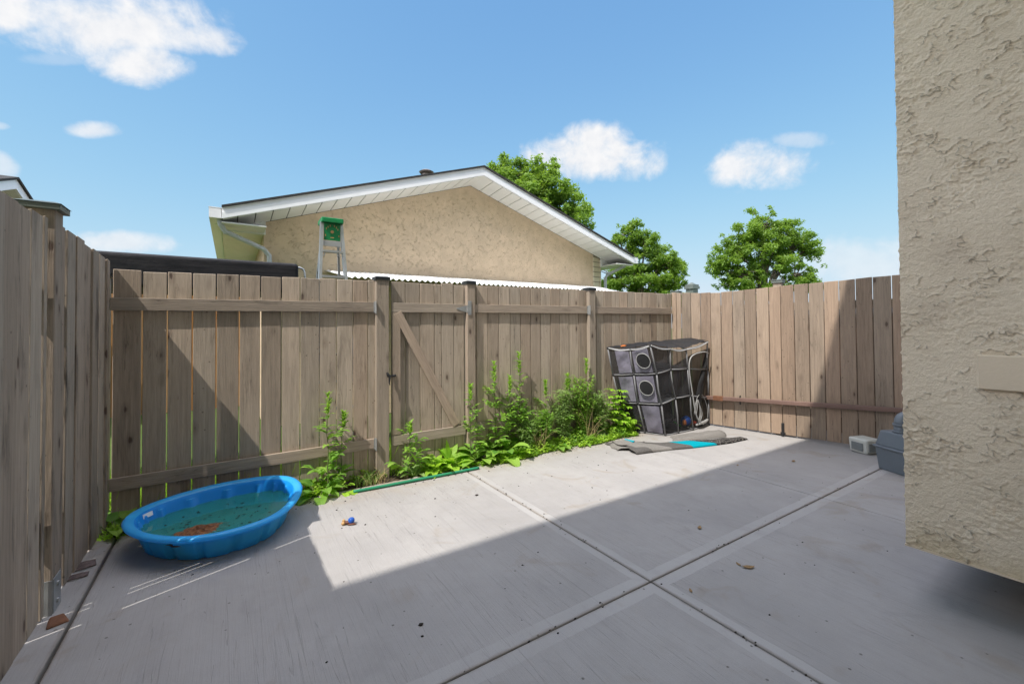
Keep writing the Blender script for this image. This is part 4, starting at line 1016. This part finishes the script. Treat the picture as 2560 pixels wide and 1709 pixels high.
def dleaf(loc, s, rz, label):
    q = MB()
    def fn(u, v):
        x = (u - .5) * 2; wv = (1 - abs(x) ** 1.8) * .45; y = (v - .5) * 2 * wv
        return (x * s, y * s, s * (.12 + .5 * y * y + .25 * x * x + .08 * noise.noise(Vector((x * 4, y * 4, s * 100)))))
    q.grid(fn, 10, 6); o = q.build('dead_leaf', M['leafbrown'], loc=loc, rotz=rz, smooth=True); o['label'] = label; o['category'] = 'leaf'; o['group'] = 'dry leaves on the patio'
    sm = o.modifiers.new('solid', 'SOLIDIFY'); sm.thickness = .0012
dleaf((2.577, 1.732, .0), .026, .5, 'curled dry leaf alone in the middle of the shaded slab')
dleaf((2.375, 1.305, .0), .034, -.6, 'larger of two dry leaves lying together nearest the camera')
dleaf((2.362, 1.352, .0), .018, 1.2, 'smaller round dry leaf beside the larger leaf nearest the camera')
dleaf((1.93, 1.352, .0), .016, .9, 'small reddish leaf caught in the slab joint')
dleaf((4.59, 2.064, .0), .03, .2, 'dark dry leaf on the far shaded slab')
dleaf((4.98, 2.76, .0), .022, .1, 'small pale leaf on sunlit concrete right of the rug')
dleaf((4.03, 2.30, .0), .018, .4, 'small grey leaf at the edge of the roof shadow')
q = MB(); spots = [(.715, 1.865, .008), (.694, 1.792, .005), (1.365, 2.013, .004), (1.632, 3.04, .01), (2.5, 2.657, .004), (1.519, 2.075, .004)]
for k in range(150):
    if k < 6: x, y, s = spots[k]
    else:
        x = R.uniform(-.4, 5.2); y = R.uniform(.9, 3.65) if R.random() < .5 else R.uniform(3.0, 3.7); s = R.choice([.0015, .002, .003, .004]) * (1.3 if y > 3 else 1)
    q.blob((x, y, s * .4), s * 1.3, s, s * .6, 6, amp=.8, seed=k)
for k in range(90):
    if k % 2: x, y = 1.832 + R.gauss(0, .012), R.uniform(-.2, 3.6)
    else: x, y = R.uniform(-.5, 5.), 1.517 + R.gauss(0, .012)
    s = R.choice([.0015, .002, .003, .004]); q.blob((x, y, s * .3), s * 1.6, s, s * .6, 6, amp=.9, seed=k)
for k in range(260):
    x = R.uniform(.5, 4.2); y = 3.66 - abs(R.gauss(0, .05)) - (.05 if x > 2 else 0); s = R.choice([.0015, .002, .003, .005]); q.blob((x, y, s * .3), s * 1.5, s, s * .6, 6, amp=.9, seed=k)
cr_ = q.build('soil_crumbs', M['crumb'], smooth=True); cr_['kind'] = 'stuff'; cr_['label'] = 'dark soil crumbs and grit scattered over the concrete'; cr_['category'] = 'grit'
# rusty offcut and peeled bark at the foot of the left fence
q = MB(); q.hexa([(-.05, -.03, 0), (.03, -.04, 0), (.03, .035, 0), (-.025, .04, 0)], [(-.045, -.025, .012), (.02, -.03, .01), (.025, .025, .022), (-.02, .03, .026)])
rr_ = q.build('rusty_block', M['rust'], loc=(-.645, 2.77, .012), rotz=.5, bevel=.006, segs=2); tag(rr_, 'rusty brown block beside the metal foot of the left fence post', 'offcut')
for i_, (x, y, rz, lb) in enumerate(((-.675, 3.33, .2, 'curled grey bark strip by the left fence, the farther one'), (-.682, 3.22, .05, 'curled grey bark strip by the left fence, the nearer one'))):
    q = MB(); 
    for k in range(5 - i_ * 2):
        q.tube(bez([(-.05, -.03 + k * .018, .004), (0, -.034 + k * .02, .008), (.045, -.02 + k * .016, .004)], 4), .006, 6)
    o = q.build('bark_strip', M['barkstrip'], loc=(x, y, .014), rotz=rz, smooth=True); tag(o, lb, 'bark', 'bark strips by the left fence')

# ------------------------------------------------------------------ pet tent (collapsible mesh playpen)
T0 = Vector((4.6, 3.5, 0))
pt_ = empty('pet_tent', 'sagging black mesh pet tent with grey tube frame in the far corner', 'pet tent', tuple(T0))
def tl(*p): return tuple(Vector(p) - T0)
Lc = [(4.221, 3.8, .012), (4.042, 3.8, .389), (3.945, 3.8, .73), (3.86, 3.8, 1.062)]
C1 = [(4.30, 3.62, .012), (4.155, 3.60, .39), (4.09, 3.6, .745), (4.03, 3.6, 1.045)]
Fc = [(4.405, 3.40, .010), (4.288, 3.36, .40), (4.209, 3.36, .765), (4.101, 3.36, 1.10)]
C3 = [(4.63, 3.385, .012), (4.549, 3.36, .445), (4.466, 3.36, .80), (4.455, 3.36, 1.045)]
C4 = [(4.93, 3.385, .012), (4.842, 3.36, .452), (4.797, 3.36, .79), (4.776, 3.36, 1.03)]
Rc = [(5.345, 3.43, .014), (5.32, 3.42, .37), (5.30, 3.41, .75), (5.29, 3.40, 1.11)]
Bk = [(5.12, 3.83, .014), (5.08, 3.83, .38), (5.05, 3.83, .75), (5.02, 3.83, 1.12)]
B2 = [(4.6, 3.84, .014), (4.52, 3.84, .38), (4.45, 3.84, .75), (4.40, 3.84, 1.1)]
q = MB()
for colm in (Lc, C1, Fc, C3, C4, Rc, Bk, B2):
    for a, b2 in zip(colm[:-1], colm[1:]):
        m_ = Vector(a).lerp(Vector(b2), .5) + Vector((R.uniform(-.008, .008), R.uniform(-.008, .008), 0)); q.tube([tl(*a), tl(*m_), tl(*b2)], .0095, 8)
for lvl in (0, 1, 2, 3):
    loop = [Lc, C1, Fc, C3, C4, Rc, Bk, B2, Lc]
    for a, b2 in zip(loop[:-1], loop[1:]):
        m_ = Vector(a[lvl]).lerp(Vector(b2[lvl]), .5) + Vector((0, 0, -.012 if lvl == 3 else -.004)); q.tube([tl(*a[lvl]), tl(*m_), tl(*b2[lvl])], .0085, 8)
    q.tube([tl(*C3[lvl]), tl(*B2[lvl])], .0085, 8); q.tube([tl(*C4[lvl]), tl(*Bk[lvl])], .0085, 8)
q.cur = 1
for colm in (Lc, C1, Fc, C3, C4, Rc, Bk, B2):
    for a in colm: q.blob(tl(*a), .016, .016, .014, 8)
q.build('tube_frame', [M['tube'], M['black_metal']], pt_, smooth=True)
def panel(mb, a, b2, c, d, bulge=.02, nx=10, off=0):
    a, b2, c, d = map(Vector, (a, b2, c, d)); nrm = (b2 - a).cross(d - a).normalized()
    def fn(u, v):
        p = (a * (1 - u) + b2 * u) * (1 - v) + (d * (1 - u) + c * u) * v
        k = math.sin(math.pi * u) * math.sin(math.pi * v)
        return tl(*(p + nrm * (off + k * bulge * noise.noise(Vector((p.x * 5, p.y * 5, p.z * 4))) * 2 + .004 * noise.noise(p * 30))))
    mb.grid(fn, nx, nx)
qn, qf, qb, qt = MB(), MB(), MB(), MB()
for i in range(3):
    panel(qn, Lc[i], C1[i], C1[i + 1], Lc[i + 1]); panel(qn, C1[i], Fc[i], Fc[i + 1], C1[i + 1])
    panel(qn, Fc[i], C3[i], C3[i + 1], Fc[i + 1]); panel(qt if i == 0 else qn, C3[i], C4[i], C4[i + 1], C3[i + 1])
    panel(qn, Lc[i], B2[i], B2[i + 1], Lc[i + 1]); panel(qn, B2[i], Bk[i], Bk[i + 1], B2[i + 1])
    if i < 2: panel(qt, Bk[i], Rc[i], Rc[i + 1], Bk[i + 1])
qn.build('mesh_wall', M['net'], pt_, smooth=True)
panel(qt, C4[0], Rc[0], Rc[1], C4[1]); qt.build('thin_mesh_wall', M['netlight'], pt_, smooth=True)
# solid grey-violet curtains inside the left cells, and the big one at the foot
def lface(i, u0, u1, off=-.014):
    """quad on the left face of tier i, u from the far post to the front corner"""
    def pt(u, top):
        A3 = [Vector(Lc[i + top]), Vector(C1[i + top]), Vector(Fc[i + top])]
        return (A3[0].lerp(A3[1], u * 2) if u < .5 else A3[1].lerp(A3[2], u * 2 - 1)) + Vector((off, off * .6, .02 if not top else -.025))
    return pt(u0, 0), pt(u1, 0), pt(u1, 1), pt(u0, 1)
for cell in (lface(1, .14, .47), lface(2, .16, .47), lface(1, .55, .93), lface(2, .55, .93), lface(0, .58, .95)):
    panel(qf, *cell, .035, 16); qf.build('grey_curtain', M['fabric'], pt_, smooth=True); qf = MB()
def ringpts(c, ax1, ax2, n=22):
    c, ax1, ax2 = Vector(c), Vector(ax1), Vector(ax2)
    return [tl(*(c + ax1 * math.cos(2 * math.pi * k / n) + ax2 * math.sin(2 * math.pi * k / n))) for k in range(n)]
hx = Vector((.04, -.07, 0))
for c in ((4.088, 3.452, .915), (4.142, 3.457, .59)):
    q = MB(); q.tube(ringpts(c, hx, (-.02, 0, .088)), .005, 6, closed=True); q.build('port_ring', M['hoop'], pt_, smooth=True)
    q = MB(); rp = ringpts(Vector(c) + Vector((-.002, -.001, 0)), hx, (-.02, 0, .088)); q.pts(rp); q.face(list(range(len(rp)))); q.build('port_hole', M['blackcloth'], pt_)
# shelves
q = MB(); panel(q, Fc[1], C3[1], (4.62, 3.70, .43), (4.2, 3.66, .40), .03, 12); q.build('shelf_cloth', M['greycloth'], pt_, smooth=True)
q = MB(); panel(q, (4.22, 3.38, .79), (4.80, 3.38, .81), (4.82, 3.74, .83), (4.2, 3.70, .82), .09, 20); q.build('hammock_cloth', M['tube'], pt_, smooth=True)
def topf(u, v):
    fr = [Vector(a_[3]) for a_ in (Lc, C1, Fc, C3, C4, Rc)]; fu = u * 5; k = min(4, int(fu)); a = fr[k].lerp(fr[k + 1], fu - k)
    bk = Vector(Lc[3]).lerp(Vector(B2[3]), min(1, u * 2)) if u < .5 else Vector(B2[3]).lerp(Vector(Bk[3]), u * 2 - 1)
    p = a.lerp(bk, v); return tl(p.x, p.y, p.z + .010 + .045 * math.sin(math.pi * min(1, v * 1.0 + .1)) * (.4 + u) * .6 + .016 * noise.noise(Vector((p.x * 9, p.y * 9, 0))))
qb.grid(topf, 40, 14)
qb.build('cover_sheet', M['blackcloth'], pt_, smooth=True); qb = MB()
panel(qb, (4.405, 3.40, .006), (5.345, 3.43, .006), (5.12, 3.83, .006), (4.221, 3.8, .006), .0, 6)
qb.build('floor_sheet', M['blackcloth'], pt_, smooth=True)
q = MB()
for a, b2 in ((Lc, C1), (C1, Fc), (Fc, C3), (C3, C4), (C4, Rc)):
    m_ = Vector(a[3]).lerp(Vector(b2[3]), .5) + Vector((0, -.012, -.022)); q.tube(bez([tl(*(Vector(a[3]) + Vector((0, -.012, 0)))), tl(*m_), tl(*(Vector(b2[3]) + Vector((0, -.012, 0))))], 5), .008, 8)
q.build('pale_piping', M['hoop'], pt_, smooth=True)
q = MB(); q.tube(bez([tl(5.239, 3.36, .966), tl(5.135, 3.345, .987), tl(4.951, 3.34, .972), tl(4.842, 3.34, .927), tl(4.804, 3.34, .831), tl(4.818, 3.34, .69), tl(4.866, 3.34, .469), tl(4.915, 3.34, .258), tl(4.98, 3.34, .127), tl(5.1, 3.35, .06)], 6), .0075, 8)
q.build('door_hoop', M['hoop'], pt_, smooth=True)
q = MB()
for dx, dz in ((0, 0), (.02, .01), (.045, -.01)):
    q.tube(bez([tl(4.91 + dx, 3.35, .22 + dz), tl(4.96 + dx, 3.36, .35), tl(5.03, 3.37, .36 + dz), tl(5.06 + dx, 3.37, .2), tl(5.02 + dx, 3.37, .1), tl(5.12, 3.39, .05)], 5), .0035, 6)
q.tube(bez([tl(4.93, 3.36, .2), tl(5.0, 3.37, .40), tl(5.14, 3.39, .43), tl(5.26, 3.40, .26), tl(5.28, 3.41, .1)], 6), .003, 6)
q.build('loose_cord', M['hoop'], pt_, smooth=True)
q = MB(); panel(q, (5.0, 3.40, .40), (5.06, 3.37, .28), (5.30, 3.40, .93), (5.27, 3.42, .97), .05, 10); q.build('door_flap', M['blackcloth'], pt_, smooth=True)
q = MB(); q.tube(bez([tl(5.0, 3.39, .055), tl(5.1, 3.38, .075), tl(5.2, 3.40, .07), tl(5.3, 3.42, .085)], 5), [.012 + .01 * math.sin(k * .2) for k in range(16)], 8); q.build('rolled_cloth', M['hoop'], pt_, smooth=True)
tb = empty('toy_ball', 'blue and orange ball inside the pet tent', 'ball', (4.99, 3.53, .085)); q = MB(); q.blob((0, 0, 0), .068, .068, .066, 16); q.build('ball_body', M['toyblue'], tb, smooth=True)
q = MB(); q.blob((.055, -.02, -.015), .04, .045, .045, 12, amp=.2); q.blob((-.058, -.02, -.012), .03, .03, .04, 12, amp=.2, seed=3); q.build('orange_panel', M['orange'], tb, smooth=True)
q = MB(); q.tube(bez([(-.06, 0, .03), (0, 0, 0), (.05, .0, -.03), (.08, 0, -.04)], 4), .013, 8); tag(q.build('plastic_stick', M['toygreen'], loc=(4.80, 3.53, .075), smooth=True), 'green plastic stick toy left of the ball in the pet tent', 'toy')
q = MB(); q.blob((0, 0, 0), .035, .03, .025, 10, amp=.3); tag(q.build('rubber_toy', M['red'], loc=(5.13, 3.50, .045), smooth=True), 'small red rubber toy right of the ball in the pet tent', 'toy')
q = MB(); q.blob((0, 0, 0), .05, .02, .013, 10, amp=.5); tag(q.build('cloth_scrap', M['orange'], loc=(4.03, 3.70, 1.085), smooth=True), 'orange scrap lying on top of the pet tent', 'scrap')

# ------------------------------------------------------------------ rug
near_e = [(3.518, 3.066), (3.78, 3.01), (3.993, 2.955), (4.197, 2.885), (4.46, 2.82), (4.716, 2.766), (5.04, 2.745)]
far_e = [(3.60, 3.53), (3.79, 3.40), (3.998, 3.19), (4.26, 3.10), (4.50, 3.00), (4.79, 2.90), (5.04, 2.80)]
def interp(P_, u):
    f = u * (len(P_) - 1); i = min(len(P_) - 2, int(f)); t = f - i; return Vector((*P_[i], 0)).lerp(Vector((*P_[i + 1], 0)), t)
def rugf(lay):
    def fn(u, v):
        a = interp(near_e, u); b2 = interp(far_e, u); p = a.lerp(b2, v)
        edge = min(1, v / .12, (1 - v) / .12, (1 - u) / .03)
        z = .008 + lay * .012 + (.028 - .012 * u) * math.sqrt(max(0, edge)) * (1 - .5 * lay * 0)
        z += .014 * max(0, noise.noise(Vector((p.x * 4.5, p.y * 6, lay * 3)))) + .02 * math.exp(-((u - .1) / .09) ** 2) * abs(math.sin(v * 9 + .5)) * .8
        p.x -= .02 * math.sin(v * 11 + lay) * (u < .02)
        return (p.x, p.y, max(.003, z) if edge > 0 else .002)
    return fn
def uvgrid(mb, fn, nu, nv, uvs, du=1., u0=0.):
    n = len(mb.v)
    for j in range(nv + 1):
        for i in range(nu + 1): mb.v.append(tuple(fn(i / nu, j / nv)))
    for j in range(nv):
        for i in range(nu):
            mb.face((n + j * (nu + 1) + i, n + j * (nu + 1) + i + 1, n + (j + 1) * (nu + 1) + i + 1, n + (j + 1) * (nu + 1) + i))
            for (a, c) in ((i, j), (i + 1, j), (i + 1, j + 1), (i, j + 1)): uvs.append((u0 + du * a / nu, c / nv))
rg_ = empty('rug', 'folded grey rug with a turquoise block lying in front of the pet tent', 'rug', (4.3, 3.0, 0))
q = MB(); uvs = []; uvgrid(q, rugf(0), 90, 24, uvs)
o = q.build('top_fold', M['rug'], rg_, smooth=True, loc=(-4.3, -3.0, 0)); uvl = o.data.uv_layers.new(name='UVMap')
for i_, c in enumerate(uvs): uvl.data[i_].uv = c
sm = o.modifiers.new('solid', 'SOLIDIFY'); sm.thickness = .007
def back_fold(u, v):
    p0 = Vector((4.22, 3.16, 0)).lerp(Vector((4.93, 2.95, 0)), u); q0 = Vector((4.40, 3.34, 0)).lerp(Vector((5.08, 3.06, 0)), u); p = p0.lerp(q0, v)
    e = min(1, v / .2, (1 - v) / .15, u / .1, (1 - u) / .12)
    return (p.x + .03 * math.sin(v * 3), p.y, .004 + math.sqrt(max(0, e)) * (.02 + .04 * u) + .012 * noise.noise(Vector((p.x * 8, p.y * 8, 0))) * e)
q = MB(); uvs = []; uvgrid(q, back_fold, 50, 20, uvs, .05, 1.3); o = q.build('back_fold', M['rug'], rg_, smooth=True, loc=(-4.3, -3.0, 0)); uvl = o.data.uv_layers.new(name='UVMap')
for i_, c in enumerate(uvs): uvl.data[i_].uv = c
q = MB(); uvs = []
def under(u, v):
    a = Vector((3.455, 3.285, 0)).lerp(Vector((3.66, 3.11, 0)), u); b2 = Vector((3.56, 3.56, 0)).lerp(Vector((3.8, 3.36, 0)), u); p = a.lerp(b2, v); e = min(1, u / .15)
    return (p.x + .012 * math.sin(v * 12), p.y, .003 + .022 * math.sqrt(e) + .012 * math.sin(v * 10 + u * 3) * e)
uvgrid(q, under, 20, 24, uvs, .05, .2); o = q.build('under_fold', M['rug'], rg_, smooth=True, loc=(-4.3, -3.0, 0)); uvl = o.data.uv_layers.new(name='UVMap')
for i_, c in enumerate(uvs): uvl.data[i_].uv = c
sm = o.modifiers.new('solid', 'SOLIDIFY'); sm.thickness = .006
# small turquoise tag showing at the folded left end
q = MB(); q.hexa([(3.70, 3.40, .045), (3.73, 3.30, .045), (3.76, 3.31, .045), (3.735, 3.43, .045)], [(3.70, 3.40, .055), (3.73, 3.30, .056), (3.76, 3.31, .057), (3.735, 3.43, .058)])
def m_tq(t): return P(t, (0., .3, .4), .9)
M['turq'] = mat('turquoise_wool', m_tq); q.build('turquoise_corner', M['turq'], rg_, loc=(-4.3, -3.0, 0))

# ------------------------------------------------------------------ grey tub and pale box by the house corner
bn = empty('storage_tub', 'grey-blue lidded plastic tub with an elbow pipe by the house corner', 'tub', (5.12, 1.345, 0), -.45)
bn.scale = (.92, .92, .92)
def frus(mb, w0, d0, z0, w1, d1, z1, ox=0):
    mb.hexa([(-w0, -d0, z0), (w0, -d0, z0), (w0, d0, z0), (-w0, d0, z0)], [(-w1, -d1, z1), (w1, -d1, z1), (w1, d1, z1), (-w1, d1, z1)])
q = MB(); frus(q, .185, .14, 0, .205, .155, .215)
for x in (-.12, -.04, .04, .12): q.box(x - .008, x + .008, -.166, -.15, .02, .2)
q.build('tub_body', M['bin'], bn, bevel=.012, segs=2)
q = MB(); frus(q, .222, .172, .215, .222, .172, .237); frus(q, .205, .155, .238, .175, .125, .385); q.box(-.12, -.07, -.19, -.14, .24, .33); lo = q.build('lid', M['bin'], bn, bevel=.012, segs=2)
q = MB(); px_ = -.11; q.tube([(px_, -.02, .37), (px_, -.02, .46)], .05, 16); q.tube([(px_, -.02, .39), (px_, -.02, .405)], .06, 16); q.tube([(px_, -.02, .452), (px_, -.02, .475)], .058, 16)
q.tube(bez([(px_, -.02, .475), (px_ + .01, -.02, .515), (px_ + .05, -.02, .54), (px_ + .12, -.02, .545), (px_ + .3, -.02, .545)], 5), .048, 16); q.build('elbow_pipe', M['bin'], bn, smooth=True)
bx_ = empty('plastic_box', 'pale grey plastic box with clear side behind the grey-blue tub', 'box', (5.53, 1.80, 0), -.35)
q = MB(); frus(q, .09, .09, 0, .1, .1, .15); q.build('shell', M['boxgrey'], bx_, bevel=.02, segs=3)
q = MB(); q.box(-.07, .07, -.105, -.097, .03, .11); q.build('window', M['boxglass'], bx_, bevel=.003)
q = MB(); q.box(-.105, -.097, -.06, .06, .03, .11); q.build('window', M['boxglass'], bx_, bevel=.003)
